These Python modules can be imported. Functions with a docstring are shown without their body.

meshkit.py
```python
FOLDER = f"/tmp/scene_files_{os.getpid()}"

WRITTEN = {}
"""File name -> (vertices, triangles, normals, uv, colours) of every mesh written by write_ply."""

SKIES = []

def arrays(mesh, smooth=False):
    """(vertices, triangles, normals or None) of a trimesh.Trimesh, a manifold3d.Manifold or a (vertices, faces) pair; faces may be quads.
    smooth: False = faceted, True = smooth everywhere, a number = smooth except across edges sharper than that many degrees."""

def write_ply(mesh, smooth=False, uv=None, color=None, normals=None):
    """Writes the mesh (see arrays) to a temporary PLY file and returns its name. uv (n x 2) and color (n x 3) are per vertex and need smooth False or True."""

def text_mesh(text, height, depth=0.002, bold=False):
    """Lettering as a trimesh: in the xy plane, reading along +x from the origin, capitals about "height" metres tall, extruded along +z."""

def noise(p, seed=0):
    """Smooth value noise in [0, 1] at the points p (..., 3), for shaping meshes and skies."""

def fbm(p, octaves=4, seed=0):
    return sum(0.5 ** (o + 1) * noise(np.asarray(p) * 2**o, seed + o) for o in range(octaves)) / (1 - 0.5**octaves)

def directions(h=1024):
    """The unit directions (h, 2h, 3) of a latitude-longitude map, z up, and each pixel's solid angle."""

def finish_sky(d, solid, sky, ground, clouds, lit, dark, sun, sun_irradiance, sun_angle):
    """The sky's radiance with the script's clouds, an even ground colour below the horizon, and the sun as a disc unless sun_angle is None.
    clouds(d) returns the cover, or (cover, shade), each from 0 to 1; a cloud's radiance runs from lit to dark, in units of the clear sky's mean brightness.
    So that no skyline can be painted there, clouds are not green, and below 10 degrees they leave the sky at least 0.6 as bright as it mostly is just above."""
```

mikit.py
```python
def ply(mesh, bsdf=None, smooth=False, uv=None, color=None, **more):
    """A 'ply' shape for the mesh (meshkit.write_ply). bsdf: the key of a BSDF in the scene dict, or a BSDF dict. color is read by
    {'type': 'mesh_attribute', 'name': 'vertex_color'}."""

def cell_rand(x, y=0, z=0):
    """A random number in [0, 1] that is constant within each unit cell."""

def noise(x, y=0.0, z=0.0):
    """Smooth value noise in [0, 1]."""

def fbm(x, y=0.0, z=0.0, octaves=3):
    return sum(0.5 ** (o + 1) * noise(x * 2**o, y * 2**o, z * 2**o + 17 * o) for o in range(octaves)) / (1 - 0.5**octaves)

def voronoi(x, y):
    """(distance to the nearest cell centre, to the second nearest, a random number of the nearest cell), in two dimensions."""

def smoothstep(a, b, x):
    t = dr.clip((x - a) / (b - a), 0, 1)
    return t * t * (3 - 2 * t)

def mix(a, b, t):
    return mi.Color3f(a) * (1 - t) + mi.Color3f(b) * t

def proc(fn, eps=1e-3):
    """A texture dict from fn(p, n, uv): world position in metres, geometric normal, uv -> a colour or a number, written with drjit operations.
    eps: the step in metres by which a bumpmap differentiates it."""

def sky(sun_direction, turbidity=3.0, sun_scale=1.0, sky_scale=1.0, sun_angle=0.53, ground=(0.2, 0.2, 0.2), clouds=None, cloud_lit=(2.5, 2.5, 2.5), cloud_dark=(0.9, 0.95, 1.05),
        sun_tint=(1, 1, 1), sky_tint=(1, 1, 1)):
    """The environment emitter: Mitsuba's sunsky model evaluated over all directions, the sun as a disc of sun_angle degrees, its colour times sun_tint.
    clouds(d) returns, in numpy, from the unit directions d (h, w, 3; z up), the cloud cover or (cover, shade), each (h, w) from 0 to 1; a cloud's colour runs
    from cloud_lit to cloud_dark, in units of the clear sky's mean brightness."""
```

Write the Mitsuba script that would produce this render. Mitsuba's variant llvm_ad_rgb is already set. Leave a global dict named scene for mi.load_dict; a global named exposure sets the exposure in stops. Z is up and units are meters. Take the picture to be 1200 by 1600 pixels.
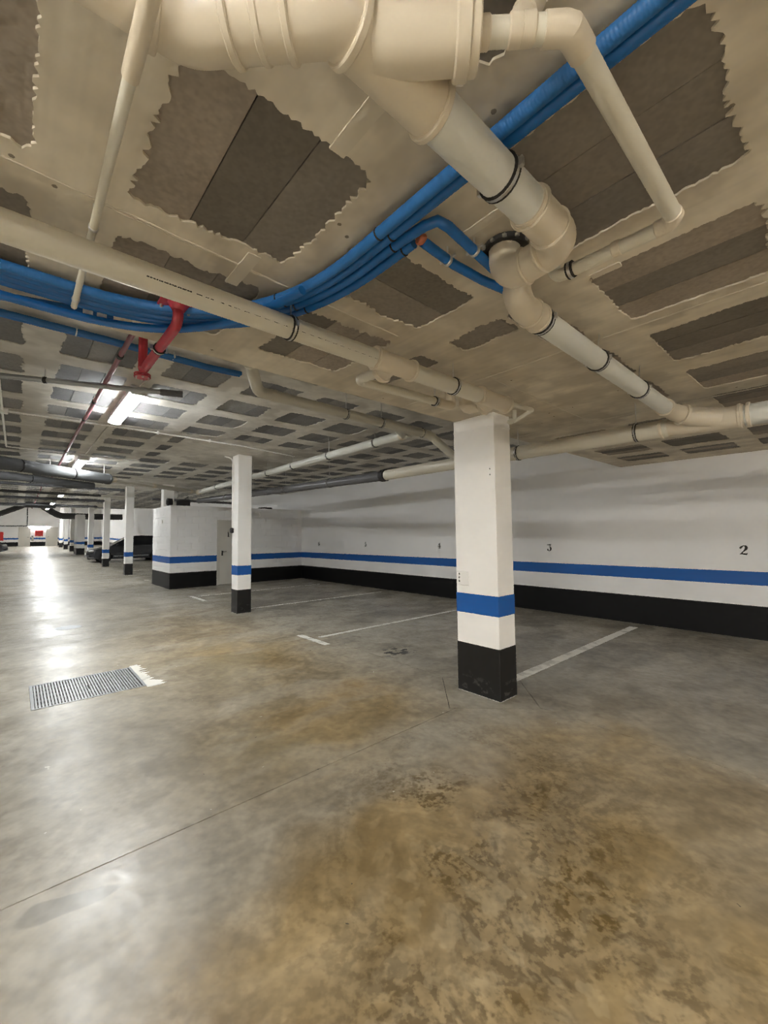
import math, random
import numpy as np, trimesh, manifold3d, shapely
import shapely.geometry as sg
import drjit as dr
import mitsuba as mi
import mikit, meshkit
from mikit import noise, fbm, voronoi, cell_rand, smoothstep, mix

rng = np.random.default_rng(7)
random.seed(7)
scene, labels = {'type': 'scene'}, {}
T = mi.ScalarTransform4f

# ---------------------------------------------------------------- camera, light levels
F_PX, YAW, PITCH, ROLL = 648.954, 0.72375, 0.05726, -0.01040
EYE = np.array([0, 0, 1.5])
cy_, sy_, cp_, sp_ = math.cos(YAW), math.sin(YAW), math.cos(PITCH), math.sin(PITCH)
FWD = np.array([sy_ * cp_, cy_ * cp_, sp_]); RGT = np.array([cy_, -sy_, 0.0]); UPV = np.cross(RGT, FWD)
UP2 = -math.sin(ROLL) * RGT + math.cos(ROLL) * UPV
RG2 = math.cos(ROLL) * RGT + math.sin(ROLL) * UPV
scene['camera'] = {'type': 'perspective', 'fov': math.degrees(2 * math.atan(600 / F_PX)), 'fov_axis': 'x', 'near_clip': 0.05, 'far_clip': 200.0,
                   'to_world': T().look_at(origin=EYE.tolist(), target=(EYE + FWD).tolist(), up=UP2.tolist())}
exposure = 3.05
LAMP_COOL = [19.0, 19.6, 19.6]      # radiance of the fluorescent diffusers ahead
LAMP_NEAR = [35.0, 34.0, 31.5]      # those of the bays behind the camera
scene['ambient'] = {'type': 'constant', 'radiance': {'type': 'rgb', 'value': [0.0, 0.0, 0.0]}}
del scene['ambient']

# ---------------------------------------------------------------- helpers
def to_mesh(m):
    if hasattr(m, 'to_mesh'):
        q = m.to_mesh(); return trimesh.Trimesh(q.vert_properties[:, :3], q.tri_verts, process=False)
    return m
def cat(ms): return trimesh.util.concatenate([to_mesh(m) for m in ms])
def numbered(name):
    if name not in labels and name not in scene: return name
    k = 1
    while f'{name}_{k:03d}' in labels or f'{name}_{k:03d}' in scene: k += 1
    return f'{name}_{k:03d}'
def thing(name, label, category, group=None):
    key = numbered(name); labels[key] = {'label': label, 'category': category}
    if group: labels[key]['group'] = group
    return key
def part(parent, name, mesh, bsdf, label=None, smooth=False, kind=None, **more):
    base = f'{parent}__{name}'; key = base; k = 1
    while key in scene: key = f'{base}_{k:03d}'; k += 1
    scene[key] = mesh if isinstance(mesh, dict) else mikit.ply(to_mesh(mesh), bsdf, smooth=smooth, **more)
    if label or kind:
        labels[key] = {}
        if label: labels[key]['label'] = label
        if kind: labels[key]['kind'] = kind
    return key
def parts(parent, name, meshes, bsdf, **kw):
    for m in meshes: part(parent, name, m, bsdf, **kw)
def solo(name, mesh, bsdf, label, category, group=None, smooth=False, **more):
    key = thing(name, label, category, group); scene[key] = mikit.ply(to_mesh(mesh), bsdf, smooth=smooth, **more); return key
def struct(name, mesh, bsdf, label=None, smooth=False):
    scene[name] = mikit.ply(to_mesh(mesh), bsdf, smooth=smooth); labels[name] = {'kind': 'structure'}
    if label: labels[name]['label'] = label
    return name
def box(x0, x1, y0, y1, z0, z1):
    b = trimesh.creation.box(extents=[x1 - x0, y1 - y0, z1 - z0]); b.apply_translation([(x0 + x1) / 2, (y0 + y1) / 2, (z0 + z1) / 2]); return b
def rbox(x0, x1, y0, y1, z0, z1, r=0.006):
    """box with chamfered edges"""
    c = manifold3d.CrossSection([[(x0 + r, y0), (x1 - r, y0), (x1, y0 + r), (x1, y1 - r), (x1 - r, y1), (x0 + r, y1), (x0, y1 - r), (x0, y0 + r)]])
    a = c.extrude(z1 - z0 - 2 * r).translate([0, 0, z0 + r])
    i = manifold3d.CrossSection([[(x0 + r, y0 + r), (x1 - r, y0 + r), (x1 - r, y1 - r), (x0 + r, y1 - r)]]).extrude(z1 - z0).translate([0, 0, z0])
    return to_mesh(manifold3d.Manifold.batch_hull([a, i]))
def nrm(v): v = np.asarray(v, float); return v / np.linalg.norm(v)
def tube(pts, r, n=20, cap=True):
    p = np.asarray(pts, float); m = len(p); r = np.broadcast_to(np.asarray(r, float), (m,))
    t = np.zeros_like(p); d = np.diff(p, axis=0); L = np.linalg.norm(d, axis=1, keepdims=True); d = d / np.maximum(L, 1e-9)
    t[0], t[-1] = d[0], d[-1]
    for i in range(1, m - 1): t[i] = nrm(d[i - 1] + d[i]) if np.linalg.norm(d[i - 1] + d[i]) > 1e-6 else d[i]
    a = np.cross(t[0], [0, 0, 1.0]); a = nrm(a) if np.linalg.norm(a) > 1e-3 else np.array([1.0, 0, 0])
    ang = np.arange(n) * 2 * np.pi / n; V = []
    for i in range(m):
        a = nrm(a - t[i] * (a @ t[i])); b = np.cross(t[i], a)
        V.append(p[i] + r[i] * (np.cos(ang)[:, None] * a + np.sin(ang)[:, None] * b))
    V = np.vstack(V); f = []
    for i in range(m - 1):
        for j in range(n):
            k = (j + 1) % n; A, B, C, D = i * n + j, i * n + k, (i + 1) * n + k, (i + 1) * n + j
            f += [[A, B, C], [A, C, D]]
    if cap:
        V = np.vstack([V, p[0], p[-1]]); c0, c1 = m * n, m * n + 1
        for j in range(n):
            k = (j + 1) % n; f += [[c0, k, j], [c1, (m - 1) * n + j, (m - 1) * n + k]]
    return trimesh.Trimesh(V, np.array(f), process=False)
def bend(points, R, seg=8):
    """polyline with circular fillets"""
    P = [np.asarray(q, float) for q in points]; out = [P[0]]
    R = np.broadcast_to(R, (len(P),))
    for i in range(1, len(P) - 1):
        u, v = nrm(P[i - 1] - P[i]), nrm(P[i + 1] - P[i]); th = math.acos(np.clip(u @ v, -1, 1))
        if math.pi - th < 1e-3: continue
        tl = R[i] / math.tan(th / 2); c = P[i] + nrm(u + v) * (R[i] / math.sin(th / 2)); s, e = P[i] + u * tl - c, P[i] + v * tl - c
        w = math.acos(np.clip(nrm(s) @ nrm(e), -1, 1))
        for k in range(seg + 1):
            q = k / seg; out.append(c + (math.sin((1 - q) * w) * s + math.sin(q * w) * e) / math.sin(w))
    out.append(P[-1]); return np.array(out)
def ring(p, d, r, w, n=24, e=0.003):
    p, d = np.asarray(p, float), nrm(d); h = w / 2
    return tube([p - d * h, p - d * (h - e), p + d * (h - e), p + d * h], [r - e, r, r, r - e], n)
def dense(a, b, step):
    n = max(2, int(np.linalg.norm(np.subtract(b, a)) / step)); return [np.asarray(a) + (np.asarray(b) - np.asarray(a)) * k / n for k in range(n + 1)]
def clamp(parent, p, d, r, ceil_z=None, rod_shift=(0, 0), nut=True):
    """pipe clip: steel band, rubber lining, threaded rod up to the slab"""
    c = part(parent, 'clamp', ring(p, d, r + 0.0065, 0.014, e=0.002), 'steel', smooth=40, label='metal pipe clamp with black rubber lining')
    parts(c, 'rubber_lining', [ring(np.asarray(p) - nrm(d) * 0.009, d, r + 0.007, 0.006, e=0.001), ring(np.asarray(p) + nrm(d) * 0.009, d, r + 0.007, 0.006, e=0.001)], 'black_rubber', smooth=40)
    side = nrm(np.cross(d, [0, 0, 1.0])) if abs(nrm(d)[2]) < 0.9 else np.array([1.0, 0, 0])
    if nut: parts(c, 'bolt', [box(-.006, .006, -.006, .006, -.012, .012).apply_translation(np.asarray(p) + s * side * (r + 0.012)) for s in (-1, 1)], 'steel')
    if ceil_z is not None:
        q = np.asarray(p, float) + [0, 0, r + 0.004]
        part(c, 'hanger_rod', tube([q, [q[0] + rod_shift[0], q[1] + rod_shift[1], ceil_z + 0.004]], 0.0035, 8), 'steel', smooth=40)
    return c

# ---------------------------------------------------------------- materials
def two(b): return {'type': 'twosided', 'bsdf': b}
def pr(color, rough, spec=0.5, metallic=0.0, bump=None, bscale=1.0, **kw):
    c = color if isinstance(color, dict) else {'type': 'rgb', 'value': list(color)}
    r = rough if isinstance(rough, dict) else float(rough)
    b = {'type': 'principled', 'base_color': c, 'roughness': r, 'specular': spec, 'metallic': metallic, **kw}
    if bump is not None: b = {'type': 'bumpmap', 'scale': bscale, 'arbitrary': bump, 'bsdf': b}
    return two(b)
def mat(name, b): scene[name] = b

def floor_col(p, n, uv):
    x, y = p.x, p.y
    wx = x + 0.5 * (fbm(x * 1.3, y * 1.3, 3.0, 4) - 0.5); wy = y + 0.5 * (fbm(x * 1.3, y * 1.3, 9.0, 4) - 0.5)
    big = smoothstep(0.3, 0.7, fbm(wx * 0.7 + 3, wy * 0.7, 0.0, 3)); med = smoothstep(0.28, 0.72, fbm(wx * 2.6, wy * 2.6, 5.0, 5)); fine = fbm(x * 24, y * 24, 1.0, 3); mot = smoothstep(0.3, 0.7, fbm(wx * 9, wy * 9, 15.0, 4))
    grey = mix((0.225, 0.200, 0.155), (0.345, 0.318, 0.262), 0.65 * med + 0.35 * mot)
    tan = mix((0.172, 0.118, 0.050), (0.318, 0.235, 0.120), 0.6 * med + 0.4 * mot)
    def blob(cx, cy, rx, ry): return dr.exp(-(dr.square((wx - cx) / rx) + dr.square((wy - cy) / ry)))
    ex = 0.45 * (fbm(wx * 2.0, wy * 2.0, 61.0, 4) - 0.5)
    front = smoothstep(0.22, 0.62, wx + 0.6 * ex) * smoothstep(3.75, 3.15, wx + ex) * smoothstep(2.05, 1.55, wy + ex)
    w = front * 0.95 + blob(1.9, 0.8, 1.1, 0.8) * 0.3 + blob(2.0, 4.2, 1.05, 1.7) * 0.95 + blob(1.9, 3.0, 0.9, 0.6) * 0.7 + blob(2.2, 7.5, 1.0, 2.5) * 0.55 + blob(1.0, 0.5, 0.6, 0.5) * 0.8 + blob(3.6, 1.2, 0.6, 0.5) * 0.4
    c = mix(grey, tan, dr.clip(w * (0.62 + 0.60 * big), 0, 0.97))
    # mottled rust-brown blotches of the foreground
    zone = dr.clip(blob(1.45, 0.85, 0.60, 0.55) * 1.2 + blob(0.90, 0.75, 0.45, 0.35) + blob(2.0, 1.5, 0.65, 0.65) * 0.8 + front * 0.15, 0, 1)
    mz = smoothstep(0.40, 0.66, 0.6 * fbm(wx * 24.0, wy * 24.0, 2.0, 4) + 0.4 * fbm(x * 60, y * 60, 2.0, 3)) * zone * smoothstep(0.30, 0.58, fbm(wx * 3.4, wy * 3.4, 8.0, 4))
    c = mix(c, (0.100, 0.064, 0.022), dr.clip(1.15 * mz, 0, 0.88))
    gr = smoothstep(0.50, 0.68, fbm(wx * 17.0, wy * 17.0, 12.0, 3)) * dr.clip(blob(1.5, 0.85, 0.8, 0.8), 0, 1)
    c = mix(c, (0.38, 0.31, 0.19), 0.35 * gr)
    # rust stain near the joint, damp zones beside it
    c = mix(c, (0.33, 0.215, 0.085), 0.75 * blob(2.55, 3.3, 0.40, 0.26) * (0.4 + 0.6 * med))
    c = mix(c, (0.20, 0.165, 0.095), 0.55 * smoothstep(0.42, 0.58, fbm(wx * 1.6, wy * 1.6, 21.0, 4)) * dr.clip(blob(1.6, 3.0, 0.9, 0.5) + blob(1.9, 4.9, 1.0, 0.8), 0, 1))
    c = mix(c, (0.17, 0.155, 0.125), 0.7 * smoothstep(0.45, 0.6, dr.exp(-(dr.square((wx - 0.36) / 0.20) + dr.square((wy - 2.24) / 0.09)))) * smoothstep(2.375, 2.365, y))
    # parking bays: darker tyre-worn strips, cloudy polish
    c = c * (1 - 0.26 * smoothstep(3.3, 3.9, wx) * smoothstep(0.4, 0.65, fbm(wx * 0.9, wy * 1.4, 31.0, 4)))
    c = mix(c, (0.40, 0.375, 0.32), 0.25 * (1 - 0.7 * front) * smoothstep(0.52, 0.68, fbm(wx * 1.3, wy * 2.8, 41.0, 4)))
    # oil spots in the bay behind the pillar
    oil = smoothstep(0.48, 0.58, fbm(x * 17, y * 17, 51.0, 3)) * dr.clip(1.5 * dr.exp(-(dr.square((x - 3.75) / 0.22) + dr.square((y - 4.0) / 0.16))), 0, 1)
    c = mix(c, (0.035, 0.030, 0.025), dr.clip(1.3 * oil, 0, 1))
    # small specks
    f1, f2, rr = voronoi(x * 4.0 + 0.2 * fine, y * 4.0 + 0.2 * mot)
    c = mix(c, (0.08, 0.07, 0.05), dr.select((rr > 0.94) & (f1 < 0.022), 0.8, 0.0))
    c = mix(c, (0.62, 0.60, 0.54), dr.select((rr < 0.06) & (f1 < 0.025), 0.7, 0.0))
    return c * (0.80 + 0.40 * fine)
def floor_rough(p, n, uv):
    return 0.275 + 0.09 * smoothstep(0.3, 0.7, fbm(p.x * 2.6, p.y * 2.6, 4.0, 4)) + 0.08 * fbm(p.x * 20, p.y * 20, 0.0, 2)
def floor_bump(p, n, uv): return fbm(p.x * 3.0, p.y * 3.0, 0.0, 3) * 0.35 + 0.10 * fbm(p.x * 30, p.y * 30, 7.0, 3)
mat('floor_concrete', pr(mikit.proc(floor_col), mikit.proc(floor_rough), 0.55, bump=mikit.proc(floor_bump, 0.01), bscale=0.010))

def ceil_col(p, n, uv):
    m = fbm(p.x * 1.6, p.y * 1.6, p.z * 2, 4); f = fbm(p.x * 11, p.y * 11, p.z * 11, 3); s = fbm(p.x * 42, p.y * 3.0, 0.0, 2)
    c = mix((0.410, 0.358, 0.275), (0.580, 0.525, 0.425), smoothstep(0.25, 0.75, m))
    c = c * (0.82 + 0.26 * f + 0.12 * s)
    st = smoothstep(0.50, 0.68, fbm(p.x * 3.2, p.y * 3.2, 13.0, 5))
    c = mix(c, (0.35, 0.305, 0.235), 0.6 * st)
    f1, f2, rr = voronoi(p.x * 4.5, p.y * 4.5)
    return mix(c, (0.12, 0.095, 0.06), dr.select((rr > 0.86) & (f1 < 0.035), 0.8, 0.0))
def ceil_bump(p, n, uv): return fbm(p.x * 7, p.y * 7, p.z * 7, 4) + 0.25 * fbm(p.x * 60, p.y * 60, p.z * 60, 2)
mat('ceiling_concrete', pr(mikit.proc(ceil_col), 0.85, 0.3, bump=mikit.proc(ceil_bump, 0.004), bscale=0.006))
def block_fn(base, off):
    def fn(p, n, uv):
        m = fbm(p.x * 5, p.y * 5, off, 3); g = fbm(p.x * 70, p.y * 70, off + 3, 2)
        return mi.Color3f(base) * (0.78 + 0.30 * m + 0.24 * (g - 0.3))
    return fn
def block_bump(p, n, uv): return fbm(p.x * 55, p.y * 55, p.z * 55, 3)
BLOCKS = []
for i, base in enumerate([(0.145, 0.130, 0.108), (0.195, 0.173, 0.145), (0.270, 0.232, 0.190), (0.172, 0.155, 0.131)]):
    mat(f'ceiling_block_{i}', pr(mikit.proc(block_fn(base, 10.0 * i)), 0.9, 0.2, bump=mikit.proc(block_bump, 0.003), bscale=0.010)); BLOCKS.append(f'ceiling_block_{i}')
mat('joint_dark', pr((0.05, 0.045, 0.038), 0.9, 0.2))
GREY_BLOCKS = []
for i, base in enumerate([(0.135, 0.135, 0.137), (0.175, 0.173, 0.170), (0.215, 0.210, 0.202), (0.155, 0.154, 0.154)]):
    mat(f'grey_block_{i}', pr(mikit.proc(block_fn(base, 50 + 10.0 * i)), 0.9, 0.2, bump=mikit.proc(block_bump, 0.003), bscale=0.010)); GREY_BLOCKS.append(f'grey_block_{i}')
def grey_ceil_col(p, n, uv):
    m = fbm(p.x * 1.6, p.y * 1.6, p.z * 2, 4); f = fbm(p.x * 11, p.y * 11, p.z * 11, 3)
    c = mix((0.405, 0.385, 0.345), (0.575, 0.555, 0.510), smoothstep(0.25, 0.75, m)) * (0.84 + 0.34 * f)
    return mix(c, (0.34, 0.315, 0.27), 0.55 * smoothstep(0.54, 0.68, fbm(p.x * 2.2, p.y * 2.2, 23.0, 4)))
mat('ceiling_grey', pr(mikit.proc(grey_ceil_col), 0.85, 0.3, bump=mikit.proc(ceil_bump, 0.004), bscale=0.006))
mat('slab_dark', pr((0.06, 0.055, 0.05), 0.9, 0.2))

def wall_col(p, n, uv):
    return mi.Color3f(0.87, 0.862, 0.85) * (0.94 + 0.08 * fbm(p.x * 1.5, p.y * 1.5, p.z * 1.5, 3))
def wall_bump(p, n, uv): return fbm(p.x * 12, p.y * 12, p.z * 12, 3)
mat('wall_white', pr(mikit.proc(wall_col), 0.55, 0.4, bump=mikit.proc(wall_bump, 0.004), bscale=0.0025))
def black_col(p, n, uv):
    s = smoothstep(0.56, 0.70, fbm(p.x * 16, p.y * 16, p.z * 20, 4)) * smoothstep(0.26, 0.02, p.z)
    return mix((0.008, 0.008, 0.008), (0.10, 0.095, 0.085), 0.45 * s)
mat('paint_black', pr(mikit.proc(black_col), 0.42, 0.45))
mat('dado_black', pr((0.0035, 0.0035, 0.004), 0.5, 0.25))
mat('paint_blue', pr((0.010, 0.090, 0.34), 0.45, 0.45))
def pil_col(p, n, uv): return mi.Color3f(0.90, 0.885, 0.85) * (0.96 + 0.06 * fbm(p.x * 4, p.y * 4, p.z * 4, 3))
mat('pillar_white', pr(mikit.proc(pil_col), 0.5, 0.4, bump=mikit.proc(wall_bump, 0.004), bscale=0.002))
def line_col(p, n, uv):
    w = smoothstep(0.25, 0.50, fbm(p.x * 9, p.y * 9, 2.0, 4)); return mix((0.46, 0.44, 0.39), (0.68, 0.66, 0.60), w)
mat('line_paint', pr(mikit.proc(line_col), 0.5, 0.4))
def pvc_fn(c):
    def fn(p, n, uv): return mi.Color3f(c) * (0.92 + 0.14 * fbm(p.x * 4, p.y * 4, p.z * 4, 3))
    return fn
mat('pvc_cream', pr(mikit.proc(pvc_fn((0.56, 0.525, 0.435))), 0.34, 0.5))
mat('pvc_white', pr(mikit.proc(pvc_fn((0.57, 0.565, 0.515))), 0.32, 0.5))
mat('pvc_fitting', pr(mikit.proc(pvc_fn((0.57, 0.50, 0.39))), 0.36, 0.5))
mat('pvc_grey', pr(mikit.proc(pvc_fn((0.46, 0.435, 0.37))), 0.4, 0.5))
mat('pvc_dark', pr(mikit.proc(pvc_fn((0.075, 0.075, 0.078))), 0.35, 0.5))
mat('duct_grey', pr(mikit.proc(pvc_fn((0.085, 0.088, 0.090))), 0.7, 0.3))
mat('blue_smooth', pr(mikit.proc(pvc_fn((0.010, 0.100, 0.31))), 0.36, 0.5))
mat('blue_corrugated', pr(mikit.proc(pvc_fn((0.018, 0.110, 0.30))), 0.45, 0.4))
mat('red_paint', pr(mikit.proc(pvc_fn((0.33, 0.028, 0.040))), 0.3, 0.5))
mat('maroon_paint', pr(mikit.proc(pvc_fn((0.19, 0.055, 0.068))), 0.26, 0.55))
mat('steel', pr((0.58, 0.57, 0.55), 0.3, 0.5, 0.9))
mat('galvanised', pr((0.34, 0.35, 0.35), 0.42, 0.5, 0.55))
mat('grate_steel', pr((0.36, 0.37, 0.37), 0.45, 0.5, 0.6))
mat('black_rubber', pr((0.02, 0.019, 0.018), 0.6, 0.3))
mat('print_black', pr((0.035, 0.033, 0.03), 0.6, 0.2))
mat('plastic_white', pr((0.84, 0.83, 0.80), 0.4, 0.5))
mat('door_paint', pr((0.60, 0.575, 0.515), 0.45, 0.4))
mat('mortar', pr((0.50, 0.45, 0.36), 0.9, 0.2, bump=mikit.proc(ceil_bump, 0.004), bscale=0.01))
mat('car_black', pr((0.012, 0.013, 0.016), 0.22, 0.5, clearcoat=1.0, clearcoat_gloss=0.95))
mat('car_glass', pr((0.01, 0.011, 0.013), 0.08, 0.6))
mat('car_tyre', pr((0.015, 0.015, 0.015), 0.8, 0.2))
mat('lamp_clear', pr((0.75, 0.75, 0.74), 0.12, 0.6))
mat('sign_red', pr((0.55, 0.035, 0.03), 0.4, 0.4))
mat('copper', pr((0.40, 0.13, 0.07), 0.5, 0.5, 0.3))
mat('lamp_body', pr((0.55, 0.55, 0.54), 0.5, 0.4))
mat('diffuser', pr((0.85, 0.85, 0.85), 0.5, 0.3))

# ---------------------------------------------------------------- setting: floor
XW = 7.79                     # inner face of the right wall
XL, YB, YF = -6.6, -7.0, 62.0  # left wall, wall behind, far wall
def fz(y): return float(np.interp(y, [-10, 24, 31.8, 37.8, 62, 80], [0, 0, 0.20, 0.37, 0.75, 1.0]))
ys = [24, 27, 30, 31.8, 34, 36, 37.8, 42, 46, 50, 54, 58, 62.4]
V, Fc = [], []
for i, y in enumerate(ys): V += [[XL - .2, y, fz(y)], [XW + .2, y, fz(y)]]
for i in range(len(ys) - 1): a = 2 * i; Fc += [[a, a + 1, a + 3], [a, a + 3, a + 2]]
ramp = trimesh.Trimesh(np.array(V, float), Fc, process=False)
struct('floor', box(XL - .2, XW + .2, YB - .2, 24.0, -0.3, -0.012), 'joint_dark')
struct('floor_far', ramp, 'floor_concrete', 'gently rising far part of the concrete floor')
dia = sg.Polygon([(3.42 - .55, 2.41), (3.42, 2.41 - .55), (3.42 + .55, 2.41), (3.42, 2.41 + .55)])
xs, yss = [XL, -2.4, 3.44, XW], [YB, -3.5, 2.37, 8.25, 14.1, 20.0, 24.0]
dias = [shapely.affinity.translate(dia, 0, k) for k in (-5.9, 0, 5.93, 11.85, 17.75)]
g = 0.0035
drain = sg.box(0.15, 4.87, 1.03, 5.66)
for i in range(3):
    for j in range(6):
        pg = sg.box(xs[i] + g, yss[j] + g, xs[i + 1] - g, yss[j + 1] - g)
        for d_ in dias: pg = pg.difference(d_.buffer(g * 1.5, join_style=2))
        pg = pg.difference(drain.buffer(0.012, join_style=2))
        if pg.is_empty: continue
        for pq in getattr(pg, 'geoms', [pg]):
            if pq.area < 0.05: continue
            m = trimesh.creation.extrude_polygon(pq, 0.012, engine='earcut'); m.apply_translation([0, 0, -0.012])
            part('floor', 'panel', m, 'floor_concrete')
for d_ in dias:
    m = trimesh.creation.extrude_polygon(d_, 0.012, engine='earcut'); m.apply_translation([0, 0, -0.012])
    part('floor', 'panel', m, 'floor_concrete')
# painted bay lines (thin films of paint)
def bay_line(x0, x1, y, w=0.095, label=None):
    part('floor', 'bay_line', box(x0, x1, y - w / 2, y + w / 2, 0.0004, 0.0016), 'line_paint', label=label)
def bay_tick(x, y0, y1, w=0.10):
    part('floor', 'bay_line', box(x - w / 2, x + w / 2, y0, y1, 0.0004, 0.0018), 'line_paint', label='short worn white tick across the end of a bay line')
bay_line(3.66, 7.46, 2.42, 0.12, label='worn white bay line running from the pillar to the wall')
bay_line(3.42, 7.40, 5.36, 0.08, label='worn white bay line with a tick at its end'); bay_tick(3.28, 4.93, 5.69)
bay_line(3.62, 7.40, 8.50, 0.08); bay_line(3.55, 7.2, 11.25, 0.08); bay_tick(3.40, 10.3, 11.45)
bay_line(3.66, 7.46, -0.5)
for y in (16.9, 19.6, 22.4): bay_line(3.45, 7.4, y, 0.09)

# ---------------------------------------------------------------- setting: walls with painted bands
BANDS = ((0.0, 0.463, 'black_band', 'dado_black'), (0.752, 0.940, 'blue_stripe', 'paint_blue'))
struct('wall_right', box(XW, XW + 0.25, YB, 23.9, -0.3, 6.0), 'wall_white')
part('wall_right', 'black_band', box(XW - .002, XW + .01, YB, 23.9, 0.0, 0.463), 'dado_black', label='black painted dado at the foot of the right wall')
part('wall_right', 'blue_stripe', box(XW - .002, XW + .01, YB, 23.9, 0.752, 0.942), 'paint_blue', label='bright blue stripe painted along the right wall')
def slope_box(x0, x1, y0, y1, z0, z1):
    m = box(x0, x1, y0, y1, z0, z1); m = m.subdivide().subdivide(); v = m.vertices.copy(); v[:, 2] += [fz(y) for y in v[:, 1]]; m.vertices = v; return m
struct('wall_right_far', slope_box(XW, XW + 0.25, 23.9, YF, -0.3, 6.0), 'wall_white')
part('wall_right_far', 'black_band', slope_box(XW - .002, XW + .01, 23.9, YF, 0.0, 0.463), 'dado_black'); part('wall_right_far', 'blue_stripe', slope_box(XW - .002, XW + .01, 23.9, YF, 0.752, 0.942), 'paint_blue')
struct('wall_left', box(XL - .25, XL, YB, YF, -0.3, 6.0), 'wall_white')
part('wall_left', 'black_band', box(XL - .01, XL + .002, YB, 23.9, 0.0, 0.463), 'dado_black'); part('wall_left', 'blue_stripe', box(XL - .01, XL + .002, YB, 23.9, 0.752, 0.942), 'paint_blue')
struct('wall_near', box(XL - .2, XW + .2, YB - .25, YB, -0.3, 4.0), 'wall_white')
part('wall_near', 'black_band', box(XL, XW, YB - .01, YB + .002, 0.0, 0.463), 'dado_black'); part('wall_near', 'blue_stripe', box(XL, XW, YB - .01, YB + .002, 0.752, 0.942), 'paint_blue')
zf = fz(YF)
struct('wall_back', box(XL - .2, XW + .2, YF, YF + .3, 0.3, 6.2), 'wall_white')
for z0, z1, nm, mm in BANDS:
    for x0, x1 in ((XL, 0.16), (1.12, 2.50), (3.62, XW)):
        part('wall_back', nm, box(x0, x1, YF - .004, YF + .01, zf + z0, zf + z1), mm)
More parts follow.
